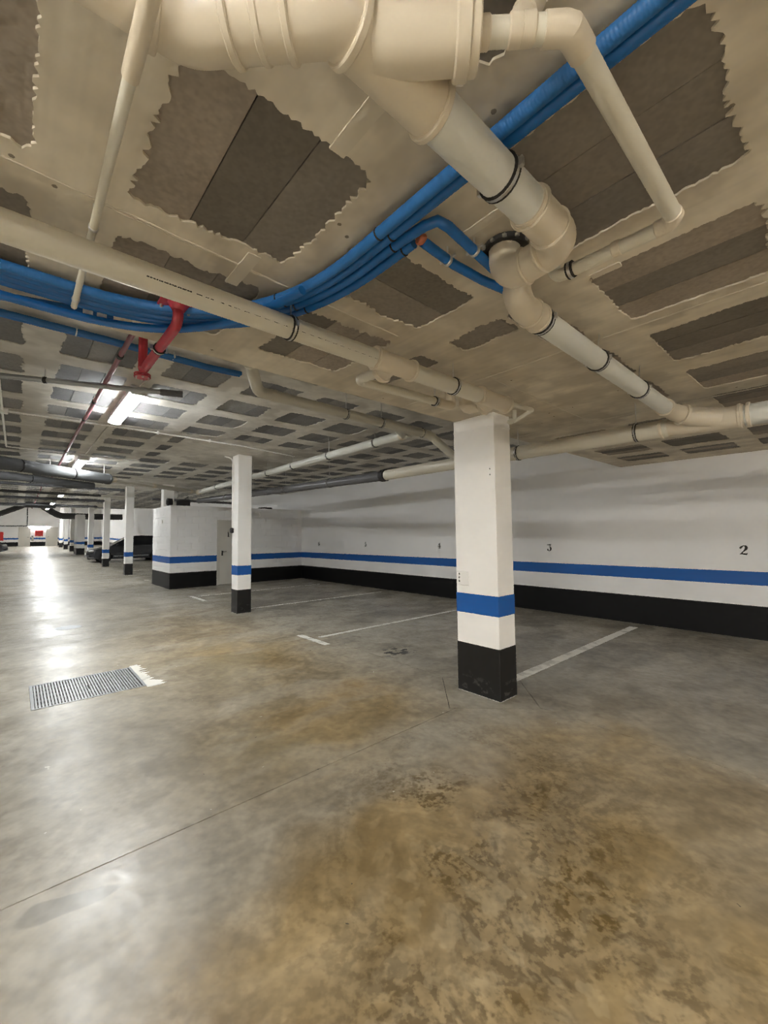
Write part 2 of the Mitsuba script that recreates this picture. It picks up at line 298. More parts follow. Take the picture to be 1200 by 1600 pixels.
for i, (x0, x1) in enumerate(((0.18, 1.11), (2.56, 3.57))):
    k = struct(f'door_{i + 1}', cat([rbox(x0, x1, YF - .05, YF + .02, zf, zf + 2.1, .01), box(x0 - .05, x0, YF - .06, YF, zf, zf + 2.15), box(x1, x1 + .05, YF - .06, YF, zf, zf + 2.15), box(x0 - .05, x1 + .05, YF - .06, YF, zf + 2.1, zf + 2.16)]), 'door_paint', label=('left' if i == 0 else 'right') + ' cream door in the far wall')
    part(k, 'handle', box(x1 - .22 if i == 0 else x0 + .08, x1 - .08 if i == 0 else x0 + .22, YF - .11, YF - .05, zf + 1.0, zf + 1.05), 'black_rubber')

# serif numerals on the right wall: strokes as chains of discs
NUM = {
 '2': [[(.13, .74, .085), (.20, .84, .06), (.34, .94, .035), (.46, .95, .045), (.57, .86, .085), (.60, .74, .095), (.53, .58, .085), (.38, .40, .045), (.20, .20, .025), (.09, .07, .03)], [(.09, .06, .035), (.24, .12, .06), (.42, .08, .075), (.56, .07, .065), (.63, .20, .02)]],
 '3': [[(.08, .88, .03), (.10, .94, .05), (.35, .93, .06), (.56, .95, .04)], [(.52, .92, .03), (.38, .66, .03)], [(.36, .62, .03), (.48, .56, .07), (.57, .40, .095), (.53, .20, .09), (.42, .06, .05), (.28, .02, .035), (.14, .12, .05)], [(.14, .26, .085), (.12, .18, .075)]],
 '4': [[(.44, .95, .03), (.42, .93, .045), (.06, .34, .035)], [(.06, .32, .03), (.66, .32, .03)], [(.46, .92, .06), (.46, .45, .085), (.46, .08, .085)], [(.28, .03, .03), (.64, .03, .03)]],
 '5': [[(.12, .94, .04), (.32, .91, .06), (.54, .95, .04)], [(.12, .92, .03), (.10, .55, .03)], [(.10, .54, .03), (.28, .62, .04), (.48, .55, .075), (.58, .38, .09), (.53, .19, .085), (.40, .05, .045), (.26, .02, .035), (.13, .12, .045)], [(.13, .22, .08), (.12, .16, .07)]],
 '6': [[(.52, .84, .075), (.44, .94, .04), (.30, .92, .05), (.17, .75, .085), (.11, .45, .095), (.14, .22, .085), (.26, .05, .05), (.36, .03, .035), (.50, .10, .06), (.58, .26, .085), (.55, .44, .07), (.42, .55, .04), (.30, .53, .03), (.18, .42, .03)]],
 '1': [[(.14, .80, .035), (.32, .93, .05)], [(.34, .92, .07), (.34, .08, .085)], [(.14, .03, .03), (.54, .03, .03)]]}
def numeral(ch, h):
    s = shapely.union_all([shapely.union_all([sg.Point(a[0], a[1]).buffer(a[2] * 1.25), sg.Point(b[0], b[1]).buffer(b[2] * 1.25)]).convex_hull for st in NUM[ch] for a, b in zip(st[:-1], st[1:])])
    s = shapely.affinity.scale(s.simplify(0.006), h, h, origin=(0, 0))
    return cat([trimesh.creation.extrude_polygon(q, 0.0015, engine='earcut') for q in getattr(s, 'geoms', [s])])
def on_right_wall(m, x, y, z):      # local x -> -Y, local y -> Z, local z -> -X
    v = m.vertices.copy(); m = m.copy(); m.vertices = np.c_[x - v[:, 2], y - v[:, 0], z + v[:, 1]]; m.fix_normals(); return m
for ch, y, z in (('2', 1.07, 1.243), ('3', 3.96, 1.235), ('4', 6.78, 1.245), ('5', 9.66, 1.25), ('6', 12.2, 1.25)):
    m = numeral(ch, 0.135); m = on_right_wall(m, XW - 0.0005, y + 0.045, z - 0.067)
    part('wall_right', 'bay_number', m, 'print_black', label=f'black serif numeral {ch} on the white wall')

# ---------------------------------------------------------------- setting: stepped concrete slabs with block coffers
H1, H2, H3, H4 = 2.640, 3.160, 3.660, 5.45
E1, E2, E3 = 2.63, 14.9, 34.0
COLS = [(0.245 + 0.815 * k, 0.245 + 0.815 * k + 0.572) for k in range(-8, 9)]
COLS[-1] = (COLS[-1][0], 7.30)
def ragged(x0, x1, y0, y1, seed, step, amp_x, amp_y, rad=0.04):
    """a rounded rectangle with a torn, mortar-lapped outline"""
    r = np.random.default_rng(seed); base = sg.box(x0 + rad, y0 + rad, x1 - rad, y1 - rad).buffer(rad, quad_segs=3).exterior
    L = base.length; n = max(12, int(L / step)); pts = []
    ph = r.uniform(0, 100, 4); co = r.uniform(-1, 1, (n,)); lo = r.uniform(-1, 1, 12)
    amps = r.uniform(0.25, 1.0, 4)
    for i in range(n):
        q = base.interpolate(L * i / n); x, y = q.x, q.y
        c = np.array([(x0 + x1) / 2, (y0 + y1) / 2]); d = np.array([x, y]) - c
        side = 0 if abs(d[0]) / (x1 - x0) > abs(d[1]) / (y1 - y0) else 1
        nn = np.array([np.sign(d[0]), 0]) if side == 0 else np.array([0, np.sign(d[1])])
        which = side * 2 + int(nn[side] > 0); a = (amp_x if side == 0 else amp_y) * amps[which]
        u = i / n * 12; k = int(u); low = lo[k % 12] * (1 - (u - k)) + lo[(k + 1) % 12] * (u - k)
        pts.append(np.array([x, y]) + nn * a * (0.62 * co[i] + 0.75 * low - 0.2))
    p = sg.Polygon(pts).buffer(0)
    return max(p.geoms, key=lambda q: q.area) if hasattr(p, 'geoms') else p
def project(pt):
    q = np.asarray(pt, float) - EYE; z = q @ FWD
    return (600 + F_PX * (q @ RG2) / z, 800 - F_PX * (q @ UP2) / z, z)
def seen_area(x0, x1, y0, y1, z):
    """how large a block is in the picture, only used to choose which blocks get entries of their own"""
    c = [project(q) for q in ((x0, y0, z), (x1, y0, z), (x1, y1, z), (x0, y1, z))]
    if min(q[2] for q in c) < 0.05: return 0.0
    pg = sg.Polygon([(q[0], q[1]) for q in c]).buffer(0).intersection(sg.box(-20, -20, 1220, 1620)); return pg.area
def slab(key, z, rows, y0, y1, cells_fn, step_fn, limit=300, body=0.5, far=False, concrete='ceiling_grey', tones=None):
    tones = tones or GREY_BLOCKS
    sheet, blocks = [], []; t = 0.009
    xe = [XL - .2] + [(COLS[i][1] + COLS[i + 1][0]) / 2 for i in range(len(COLS) - 1)] + [XW + .1]
    ye = [y0] + [(rows[i][1] + rows[i + 1][0]) / 2 for i in range(len(rows) - 1)] + [y1]
    for i, (cx0, cx1) in enumerate(COLS):
        for j, (ry0, ry1) in enumerate(rows):
            tile = sg.box(xe[i], ye[j], xe[i + 1], ye[j + 1]); seed = 1000 * i + j + int(z * 7)
            rr = np.random.default_rng(seed)
            for (a0, a1, b0, b1) in cells_fn(cx0, cx1, ry0, ry1):
                st, ax, ay = step_fn((a0 + a1) / 2, (b0 + b1) / 2)
                if a1 - a0 < 0.05 or b1 - b0 < 0.05: continue
                hole = ragged(a0, a1, b0, b1, seed + 17, st, ax, ay, rad=min(0.035, (a1 - a0) / 3, (b1 - b0) / 3))
                hole = hole.intersection(tile.buffer(-0.01)); tile = tile.difference(hole)
                along_x = (abs(a0 - 1.06) < .02 and abs(b0 - 0.958) < .3)
                nb = 1 if far else max(1, round(((b1 - b0) if along_x else (a1 - a0)) / 0.2))
                for k in range(nb):
                    gp = 0.0017; lo, hi = -0.04, 0.04
                    if along_x: q = [a0 + lo, a1 + hi, b0 + (b1 - b0) * k / nb, b0 + (b1 - b0) * (k + 1) / nb]; q[2] += lo if k == 0 else gp; q[3] += hi if k == nb - 1 else -gp
                    else: q = [a0 + (a1 - a0) * k / nb, a0 + (a1 - a0) * (k + 1) / nb, b0 + lo, b1 + hi]; q[0] += lo if k == 0 else gp; q[1] += hi if k == nb - 1 else -gp
                    blocks.append((seen_area(*q, z), q, int(rr.integers(0, 4)), float(rr.uniform(-.0015, .003))))
            for pg in getattr(tile, 'geoms', [tile]):
                m = trimesh.creation.extrude_polygon(pg, t, engine='earcut'); m.apply_translation([0, 0, z]); sheet.append(m)
    # solid slab above, with the drop at its free edge
    sheet.append(box(XL - .2, XW + .1, y0, y1, z + .06, z + .06 + body)); sheet.append(box(XL - .2, XW + .1, y1 - .05, y1, z + .0088, z + .061)); sheet.append(box(XL - .2, XW + .1, y0, y0 + .05, z + .0088, z + .061))
    struct(key, cat(sheet), concrete)
    blocks.sort(key=lambda b: -b[0]); big = [b for b in blocks[:limit] if b[0] > 25]; rest = blocks[len(big):]
    for area, q, v, dz in big:
        z0 = z + 0.0085 + max(dz, -.0005)
        bk = mikit.ply(cat([box(*q, z0, z + .058)]), tones[v]); part(key, 'block', bk, None)
    if rest: part(key, 'block_field', cat([box(*q, z + .009, z + .058) for _, q, _, _ in rest]), tones[3], kind='stuff')
P1C, P2C = (3.42, 2.41), (3.42, 8.25)
def minus(cell, solid):
    """what is left of a coffer beside a solid capital (axis-aligned pieces)"""
    x0, x1, y0, y1 = cell; sx0, sx1, sy0, sy1 = solid
    if x1 <= sx0 or x0 >= sx1 or y1 <= sy0 or y0 >= sy1: return [cell]
    out = []
    if y0 < sy0: out.append((x0, x1, y0, sy0))
    elif y1 > sy1: out.append((x0, x1, sy1, y1))
    yy0, yy1 = max(y0, sy0), min(y1, sy1)
    if x0 < sx0: out.append((x0, sx0, y0 if y0 >= sy0 else yy0 + .02, y1 if y1 <= sy1 else yy1 - .02))
    if x1 > sx1: out.append((sx1, x1, y0 if y0 >= sy0 else yy0 + .02, y1 if y1 <= sy1 else yy1 - .02))
    return out
rows1 = [(0.155 + 0.805 * k, 0.155 + 0.805 * k + 0.585) for k in range(-8, 3)]
def cells1(x0, x1, y0, y1):
    if abs(x0 - 1.06) < .02 and abs(y0 - 0.96) < .02: y0 += 0.20; y1 += 0.02          # shorter coffer: two blocks laid the other way
    out = minus((x0, x1, y0, y1), (2.07, 4.77, 1.16, 2.7))
    return out
def step1(x, y): return ((0.012, 0.024, 0.024) if (-.5 < x < 3.2 and y > -.2) else (0.025, 0.025, 0.02))
rows2 = [(2.68, 3.03)] + [(3.31 + 0.795 * k, 3.31 + 0.795 * k + 0.53) for k in range(0, 14)]
rows2[-1] = (rows2[-1][0], min(rows2[-1][1], 14.3))
def cells2(x0, x1, y0, y1):
    out = []
    for c in minus((x0, x1, y0, y1), (2.08, 4.76, 6.93, 9.5)): out += minus(c, (2.3, 4.6, 12.9, 15.2))
    return out
def step2(x, y): return ((0.022, 0.030, 0.018) if y < 8 else (0.05, 0.03, 0.02))
rows3 = [(15.1 + 0.795 * k, 15.1 + 0.795 * k + 0.53) for k in range(0, 23)]
def cells3(x0, x1, y0, y1):
    out = [(x0, x1, y0, y1)]
    for c in (19.87, 25.9, 31.8): out = [d for o in out for d in minus(o, (2.2, 4.6, c - 1.2, c + 1.2))]
    return out
slab('ceiling', H1, rows1, YB - .1, E1, cells1, step1, body=0.45, concrete='ceiling_concrete', tones=BLOCKS)
slab('ceiling_upper', H2, rows2, E1 - .02, E2, cells2, step2, body=0.45)
slab('ceiling_far', H3, rows3, E2 - .02, E3, cells3, lambda x, y: (0.12, 0.02, 0.015), limit=120, body=0.4, far=True)
struct('ceiling_end', box(XL - .2, XW + .2, E3, YF + .2, H4, H4 + .4), 'ceiling_grey')
# risers closing the gaps between slab levels
struct('trim_1', cat([box(XL - .2, XW + .2, E1 - .3, E1 - .002, H1 + .35, H2 + .3), box(XL - .2, XW + .2, E2 - .3, E2 - .002, H2 + .35, H3 + .3), box(XL - .2, XW + .2, E3 - .3, E3 + .0, H3 + .3, H4 + .2)]), 'ceiling_concrete')
# formwork seams and mortar bridges left on the near slab
for a, b in (((2.53, -1.0), (2.53, 2.60)), ((4.36, 0.2), (4.36, 2.60)), ((2.53, 1.70), (4.36, 1.73)), ((0.15, 1.645), (0.9, 1.66)), ((-.2, 1.62), (1.6, 1.68))):
    pts = [np.array([*(np.array(a) + (np.array(b) - np.array(a)) * k / 14 + rng.normal(0, .003, 2)), H1 + .001]) for k in range(15)]
    part('ceiling', 'formwork_seam', tube(pts, np.abs(rng.normal(.0035, .0012, 15)) + .0012, 6), 'mortar', smooth=60)
for x0, x1, y0, y1 in ((0.652, 0.705, 0.765, 0.965), (0.66, 0.715, 1.55, 1.80), (0.42, 0.455, 2.30, 2.5), (1.225, 1.265, 0.76, 0.93), (1.86, 1.90, 0.60, 0.72)):
    m = box(x0, x1, y0, y1, H1 - .004, H1 + .004).subdivide().subdivide().subdivide(); v = m.vertices.copy(); v += (meshkit.fbm(v * 40) - .5)[:, None] * np.array([.012, .012, .006]); m.vertices = v
    part('ceiling', 'mortar_bridge', m, 'mortar', smooth=50)

# ---------------------------------------------------------------- pillars
def pillar(x0, y0, a, b, top, label, zb=0.0, notch=True):
    k = thing('pillar', label, 'pillar', 'pillars of the aisle row')
    part(k, 'shaft', rbox(x0, x0 + a, y0, y0 + b, zb - .02, top + .02, .006), 'pillar_white')
    e = .0018
    part(k, 'black_base', rbox(x0 - e, x0 + a + e, y0 - e, y0 + b + e, zb, zb + .464, .004), 'paint_black', label='black painted foot')
    part(k, 'blue_stripe', rbox(x0 - e, x0 + a + e, y0 - e, y0 + b + e, zb + .751, zb + .936, .001), 'paint_blue', label='blue painted band')
    return k
P1 = pillar(3.288, 2.171, 0.271, 0.475, H1, 'largest white pillar in front, with a blue band, black foot and a socket plate')
part(P1, 'collar_joint', box(3.286, 3.561, 2.169, 2.648, 2.515, 2.53), 'pillar_white')
P2 = pillar(3.286, 8.103, 0.281, 0.298, H2, 'white pillar with a conduit and round black switch in front of the storage room door')
pillar(3.36, 19.87, 0.28, 0.30, H3, 'white pillar just left of the storage room, with a dark car behind it')
pillar(3.38, 25.9, 0.28, 0.30, H3, 'white pillar standing at the wheel of the parked dark car')
pillar(3.36, 31.8, 0.28, 0.30, H3, 'white pillar behind the nose of the parked dark car', fz(31.8))
pillar(3.36, 43.6, 0.30, 0.30, H4, 'far white pillar just left of the small far storage block', fz(43.6))
pillar(3.36, 49.5, 0.30, 0.30, H4, 'second farthest white pillar of the aisle row', fz(49.5))
pillar(3.36, 55.4, 0.30, 0.30, H4, 'farthest white pillar of the aisle row, by the right far door', fz(55.4))

# storage room of painted blocks
SR = thing('storage_room', 'white block storage room with a blue stripe, black foot and grey door', 'storage room')
x0, x1, y0, y1, zt = 3.39, XW, 13.36, 15.45, 2.44
part(SR, 'core', cat([box(x0 + .02, 4.76, y0 + .02, y1, 0, zt - .02), box(5.58, x1, y0 + .02, y1, 0, zt - .02), box(4.7, 5.7, y0 + .02, y1, 2.06, zt - .02), box(4.7, 5.7, y0 + .12, y1, 0, zt - .02)]), 'wall_white')
bw, bh, gap = 0.40, 0.20, 0.004
ply_cache = {}
def wall_block(ax0, ax1, ay0, ay1, z0, z1):
    m = rbox(ax0, ax1, ay0, ay1, z0, z1, .0035); part(SR, 'block', m, 'wall_white')
rows_z = [(0.463, 0.607), (0.607, 0.752)] + [(0.942 + .2 * k, min(0.942 + .2 * (k + 1), zt)) for k in range(8)]
for ri, (za, zb) in enumerate(rows_z):
    if zb - za < .02: continue
    off = 0.2 * (ri % 2); xx = x0 - off
    while xx < x1:
        a, b = max(xx, x0), min(xx + bw, x1)
        for c, d in ([(a, b)] if za > 2.05 else [(a, min(b, 4.75)), (max(a, 5.59), b)]):
            if d - c > .02: wall_block(c + gap / 2, d - gap / 2, y0 + float(rng.uniform(-.001, .0015)), y0 + .03, za + gap / 2, zb - gap / 2)
        xx += bw
    yy = y0 + .03 - off
    while yy < y1:
        a, b = max(yy, y0 + .032), min(yy + bw, y1)
        if b - a > .02: wall_block(x0 + float(rng.uniform(-.001, .0015)), x0 + .03, a + gap / 2, b - gap / 2, za + gap / 2, zb - gap / 2)
        yy += bw
for za, zb, nm, mm in BANDS:
    part(SR, nm, cat([box(x0 - .001, 4.75, y0 - .001, y0 + .03, za, zb), box(5.59, x1, y0 - .001, y0 + .03, za, zb), box(x0 - .001, x0 + .03, y0, y1, za, zb)]), mm)
part(SR, 'roof', box(x0 - .01, x1, y0 - .01, y1 + .01, zt - .02, zt + .03), 'wall_white')
dk = part(SR, 'door', rbox(4.80, 5.54, y0 + .02, y0 + .07, 0.01, 2.0, .004), 'door_paint', label='grey-beige metal door')
part(SR, 'door_frame', cat([box(4.75, 4.80, y0 - .006, y0 + .1, 0, 2.05), box(5.54, 5.59, y0 - .006, y0 + .1, 0, 2.05), box(4.75, 5.59, y0 - .006, y0 + .1, 2.0, 2.06)]), 'door_paint')
part(dk, 'handle', cat([rbox(4.90, 4.935, y0 - .015, y0 + .02, 0.93, 1.08, .006), tube([[4.917, y0 - .03, 1.05], [4.917, y0 + .02, 1.05]], .008, 10), tube([[4.917, y0 - .035, 1.05], [5.04, y0 - .035, 1.05]], .009, 10)]), 'black_rubber', smooth=40, label='black door handle')
m = numeral('1', 0.16); v = m.vertices.copy(); m.vertices = np.c_[5.06 + v[:, 0], y0 + .0195 - v[:, 2], 1.52 + v[:, 1]]; m.fix_normals(); part(dk, 'number', m, 'print_black', label='small dark mark on the door')
m = cat([box(x0 - .006, x0, 14.16, 14.34, 1.92, 2.10)]); part(SR, 'notice', m, 'plastic_white', label='small notice plate on the side of the storage room')
part(SR, 'notice', box(x0 - .0075, x0 - .005, 14.19, 14.31, 1.95, 2.06), 'pvc_grey')
# pillar rising out of its roof
k = thing('pillar', 'white pillar rising through the roof of the storage room', 'pillar', 'pillars of the aisle row')
scene[k] = mikit.ply(rbox(3.36, 3.66, 14.05, 14.35, zt + .03, H2 + .02, .006), 'pillar_white')

# small block far down the aisle
k = thing('storage_block', 'small white block far down the aisle with blue and black bands', 'storage room'); z_ = fz(37.5)
part(k, 'shaft', rbox(3.27, 3.75, 37.5, 39.2, z_ - .05, 3.3, .01), 'pillar_white'); part(k, 'black_base', box(3.265, 3.755, 37.495, 39.205, z_, z_ + .464), 'paint_black'); part(k, 'blue_stripe', box(3.265, 3.755, 37.495, 39.205, z_ + .751, z_ + .936), 'paint_blue')

# ---------------------------------------------------------------- lamps (fluorescent battens)
def lamp(x, y0, y1, z_ceil, rad, label, drop=0.0, along_y=True, group='fluorescent battens'):
    k = thing('ceiling_lamp', label, 'lamp', group)
    z = z_ceil - drop; w = 0.082
    prof = [(-w, 0), (-w, -.050), (-w * .86, -.058), (w * .86, -.058), (w, -.050), (w, 0)]
    cs = manifold3d.CrossSection([[(a, b) for a, b in prof][::-1]]) if False else sg.Polygon(prof)
    m = trimesh.creation.extrude_polygon(cs, y1 - y0, engine='earcut'); v = m.vertices.copy(); m.vertices = np.c_[v[:, 0] + x, v[:, 2] + y0, v[:, 1] + z]; m.fix_normals()
    part(k, 'housing', m, 'lamp_body')
    prof2 = sg.Polygon([(-w * .80, -.056), (-w * .84, -.072), (-w * .66, -.092), (0, -.100), (w * .66, -.092), (w * .84, -.072), (w * .80, -.056)])
    m = trimesh.creation.extrude_polygon(prof2, y1 - y0 - .06, engine='earcut'); v = m.vertices.copy(); m.vertices = np.c_[v[:, 0] + x, v[:, 2] + y0 + .03, v[:, 1] + z]; m.fix_normals()
    part(k, 'diffuser', m, 'diffuser', label='glowing white diffuser', emitter={'type': 'area', 'radiance': {'type': 'rgb', 'value': list(rad)}})
    for ya, yb in ((y0 - .005, y0 + .03), (y1 - .03, y1 + .005)): part(k, 'end_cap', rbox(x - w, x + w, ya, yb, z - .092, z - .002, .008), 'lamp_body')
    if drop > .05:
        for yy in (y0 + .2, y1 - .2): part(k, 'hanger_rod', tube([[x, yy, z - .01], [x, yy, z_ceil + .005]], .004, 8), 'steel')
    return k
lamp(0.955, 5.08, 6.62, H2, LAMP_COOL, 'bright fluorescent lamp nearest on the ceiling, above the drain cover', .01)
lamp(0.955, 10.05, 11.40, H2, LAMP_COOL, 'second bright fluorescent lamp along the aisle ceiling, above the grey duct', .01)
lamp(1.35, 15.9, 17.4, H3, LAMP_COOL, 'third fluorescent lamp of the aisle, beyond the grey duct', .25)
lamp(1.35, 21.2, 22.7, H3, LAMP_COOL, 'fourth fluorescent lamp of the aisle, far down the ceiling', .25)
lamp(1.35, 26.6, 28.1, H3, LAMP_COOL, 'fifth fluorescent lamp of the aisle, far down the ceiling', .25)
lamp(1.35, 31.6, 33.1, H3, LAMP_COOL, 'last fluorescent lamp before the high end of the aisle', .25)
lamp(1.9, 44.0, 45.5, H4, [q * 3 for q in LAMP_COOL], 'lamp in the high end of the aisle', .3)
lamp(1.9, 53.0, 54.5, H4, [q * 3 for q in LAMP_COOL], 'farthest lamp in the high end of the aisle', .3)
lamp(0.60, -2.75, -1.25, H1, [q * .45 for q in LAMP_NEAR], 'fluorescent lamp behind the viewpoint over the aisle', .005)
lamp(-2.6, -0.9, 0.6, H1, [q * 1.45 for q in LAMP_NEAR], 'fluorescent lamp left of the viewpoint', .005)
lamp(0.60, -6.2, -4.7, H1, [q * 1.3 for q in LAMP_NEAR], 'rearmost fluorescent lamp behind the viewpoint', .005)
# lamp over the far doors
k = thing('wall_lamp', 'glowing lamp on the far wall above the red box', 'lamp')
part(k, 'housing', rbox(1.05, 2.86, YF - .10, YF, 2.96, 3.06, .01), 'lamp_body'); part(k, 'diffuser', rbox(1.07, 2.84, YF - .14, YF - .02, 2.82, 2.97, .02), 'diffuser', emitter={'type': 'area', 'radiance': {'type': 'rgb', 'value': [12, 12.2, 12.2]}})

# ---------------------------------------------------------------- big cream drain assembly (top of the picture)
ZB = 2.50; R0 = .055
K = thing('drain_pipe', 'thick cream drain pipe with a Y junction, turning up into a black ceiling collar', 'pipe')
A = np.array
part(K, 'tube', tube([[0.68, .61, ZB], [1.16, .61, ZB]], R0, 40), 'pvc_white', smooth=40, label='straight off-white length of pipe')
# Y fitting: run along X, branch to the right at 45 degrees
run = tube([[0.455, .61, ZB], [0.70, .61, ZB]], .0605, 40); br0, brd = A([0.512, .598, ZB]), nrm([1, -1, 0])
cone = tube([br0, br0 + brd * .175], .0605, 40)
part(K, 'y_fitting', cat([run, cone]), 'pvc_fitting', smooth=40, label='cream Y-shaped junction fitting')
for p_, d_ in (((0.70, .61, ZB), (1, 0, 0)), ((0.462, .61, ZB), (1, 0, 0))): part(K, 'coupling', ring(p_, d_, .0685, .018, 40), 'pvc_fitting', smooth=40)
e1 = br0 + brd * .178
part(K, 'coupling', ring(e1, brd, .070, .030, 40), 'pvc_fitting', smooth=40); part(K, 'cap', ring(e1 + brd * .022, brd, .064, .022, 40), 'pvc_fitting', smooth=40)
jog = bend([[0.47, .61, ZB], [0.425, .613, ZB], [0.22, .818, ZB], [-0.02, .835, ZB]], [.0, .06, .08, 0], 8)
part(K, 'elbow', tube(jog, .0605, 40), 'pvc_fitting', smooth=40, label='cream double elbow')
part(K, 'tube', tube([[-0.03, .835, ZB], [-2.4, .835, ZB - .01]], R0, 32), 'pvc_cream', smooth=40)
dj = nrm([-1, 1, 0])
for q_, rr_ in ((A([0.365, .673, ZB]), .067), (A([0.325, .713, ZB]), .064), (A([0.285, .753, ZB]), .067)): part(K, 'coupling', ring(q_, dj, rr_, .016, 40), 'pvc_fitting', smooth=40)
part(K, 'coupling', ring([0.165, .828, ZB], nrm([-1, .1, 0]), .0665, .016, 40), 'pvc_fitting', smooth=40); part(K, 'coupling', ring([-0.03, .835, ZB], (1, 0, 0), .0665, .03, 40), 'pvc_fitting', smooth=40)
clamp(K, (0.985, .61, ZB), (1, 0, 0), R0, H1)
bx = bend([[1.13, .61, ZB], [1.385, .61, ZB], [1.40, .855, ZB], [1.40, .855, H1 + .03]], [0, .085, .075, 0], 10)
part(K, 'elbow', tube(bx, .060, 40), 'pvc_fitting', smooth=40, label='cream bends turning up into the ceiling')
for p_, d_ in (((1.15, .61, ZB), (1, 0, 0)), ((1.275, .612, ZB), (1, .1, 0)), ((1.378, .690, ZB), (.15, 1, 0)), ((1.395, .765, ZB), (0, 1, 0))): part(K, 'coupling', ring(p_, d_, .0675, .011, 40), 'pvc_fitting', smooth=40)
fc = part(K, 'fire_collar', tube([[1.42, .862, H1 - .030], [1.42, .862, H1 - .001]], [.088, .088], 40), 'black_rubber', smooth=40, label='black fire collar around the ceiling hole')
parts(fc, 'screw', [box(-.006, .006, -.006, .006, -.006, .006).apply_translation([1.42 + .091 * math.cos(a), .862 + .091 * math.sin(a), H1 - .016]) for a in np.linspace(0, 6.28, 13)[:-1]], 'steel')
# thin pipe leaving the cap, running along X, then back along Y
K = thing('waste_pipe', 'narrow cream pipe leaving the capped end of the thick drain and bending twice', 'pipe')
p0 = e1 + brd * .03; px1 = A([0.790, .325, ZB])
pth = bend([p0, px1, [1.535, .325, 2.485], [1.54, .725, 2.495], [1.54, .725, H1 + .02]], [0, .05, .045, .035, 0], 8)
part(K, 'tube', tube(pth, .0235, 28), 'pvc_cream', smooth=40)
for p_, d_ in ((p0 + brd * .012, brd), (p0 + brd * .075, brd), (p0 + brd * .10, brd), (A([.80, .325, ZB]), (1, 0, 0)), (A([1.50, .325, 2.486]), (1, 0, 0)), (A([1.535, .37, 2.488]), (0, 1, 0)), (A([1.535, .50, 2.49]), (0, 1, 0))): part(K, 'coupling', ring(p_, d_, .0265, .028, 28), 'pvc_fitting', smooth=40)
part(K, 'elbow', tube(bend([px1 - brd * .05, px1, px1 + A([.06, 0, 0])], .045, 8), .0275, 28), 'pvc_fitting', smooth=40)
part(K, 'elbow', tube(bend([[1.49, .325, 2.486], [1.535, .325, 2.485], [1.535, .375, 2.488]], .04, 8), .0265, 28), 'pvc_fitting', smooth=40)
q0 = p0 + brd * .07; part(K, 'branch', cat([tube([q0, q0 + A([.06, -.02, .10])], .023, 28), ring(q0 + A([.036, -.012, .06]), (.06, -.02, .10), .027, .03, 28)]), 'pvc_fitting', smooth=40)
clamp(K, (1.535, .66, 2.493), (0, 1, 0), .0235, None, nut=False)

# ---------------------------------------------------------------- pipe C from the ceiling to the wall drain
K = thing('drain_pipe', 'off-white drain pipe dropping from the ceiling by a round elbow and sloping to the right', 'pipe')
ZC = 2.49; YC = .915
part(K, 'elbow', tube(bend([[1.585, YC, H1 + .03], [1.585, YC, ZC + .0], [1.76, YC, ZC]], [0, .075, 0], 12), .059, 40), 'pvc_fitting', smooth=40, label='cream elbow')
part(K, 'tube', tube([[1.72, YC, ZC], [3.95, YC, 2.455]], R0, 36), 'pvc_white', smooth=40)
for x in (1.70, 1.765): part(K, 'coupling', ring([x, YC, ZC], (1, 0, 0), .066, .011, 40), 'pvc_fitting', smooth=40)
for x, r_ in ((1.80, None), (2.44, H1), (3.12, H1)): clamp(K, (x, YC, ZC - (x - 1.7) * .0155), (1, 0, 0), R0, r_, (0.03, -.0))
part(K, 'coupling', ring([3.69, YC, 2.460], (1, 0, 0), .067, .03, 40), 'pvc_fitting', smooth=40)

# ---------------------------------------------------------------- pipe E along the right wall
K = thing('drain_pipe', 'wide cream drain pipe running along the right wall under the ceiling', 'pipe')
XE, ZE = 4.03, 2.375; RE = .073
part(K, 'tube', tube([[XE, -3.0, 2.36], [XE, .50, 2.366]], .079, 36), 'pvc_white', smooth=40)
part(K, 'tube', tube([[XE, .98, 2.37], [XE, 4.6, 2.385]], RE, 36), 'pvc_cream', smooth=40)
part(K, 'y_fitting', cat([tube([[XE, .50, 2.366], [XE, .80, 2.37], [XE, 1.02, 2.37]], [.085, .083, .066], 40), tube([[3.69, YC, 2.460], [3.80, YC - .01, 2.452], [3.93, .82, 2.41], [XE, .62, 2.37]], [.058, .060, .074, .080], 36)]), 'pvc_fitting', smooth=40, label='cream branch fitting where the sloping pipe joins')
for y, r_ in ((.475, .094), (.525, .094), (1.03, .080)): part(K, 'coupling', ring([XE, y, 2.367], (0, 1, 0), r_, .022, 40), 'pvc_fitting', smooth=40)
part(K, 'coupling', ring([3.885, .850, 2.424], nrm([.13, -.10, -.04]), .083, .022, 40), 'pvc_fitting', smooth=40)
for y, r_ in ((1.22, RE), (2.36, RE), (-.9, .079)): clamp(K, (XE, y, 2.375), (0, 1, 0), r_, H1)
part(K, 'coupling', ring([XE, 2.55, 2.377], (0, 1, 0), .079, .10, 40), 'pvc_cream', smooth=40)
K = thing('drain_pipe', 'dark grey drain pipe continuing along the right wall above the bays', 'pipe')
part(K, 'tube', tube([[XE, 4.6, 2.385], [XE + .1, 13.2, 2.62]], RE, 32), 'pvc_dark', smooth=40)
part(K, 'coupling', ring([XE, 4.55, 2.385], (0, 1, 0), .088, .10, 36), 'black_rubber', smooth=40)
for y in (6.0, 7.6, 9.2, 10.9): clamp(K, (XE + (y - 4.6) * .0119, y, 2.385 + (y - 4.6) * .028), (0, 1, .028), RE, H2)
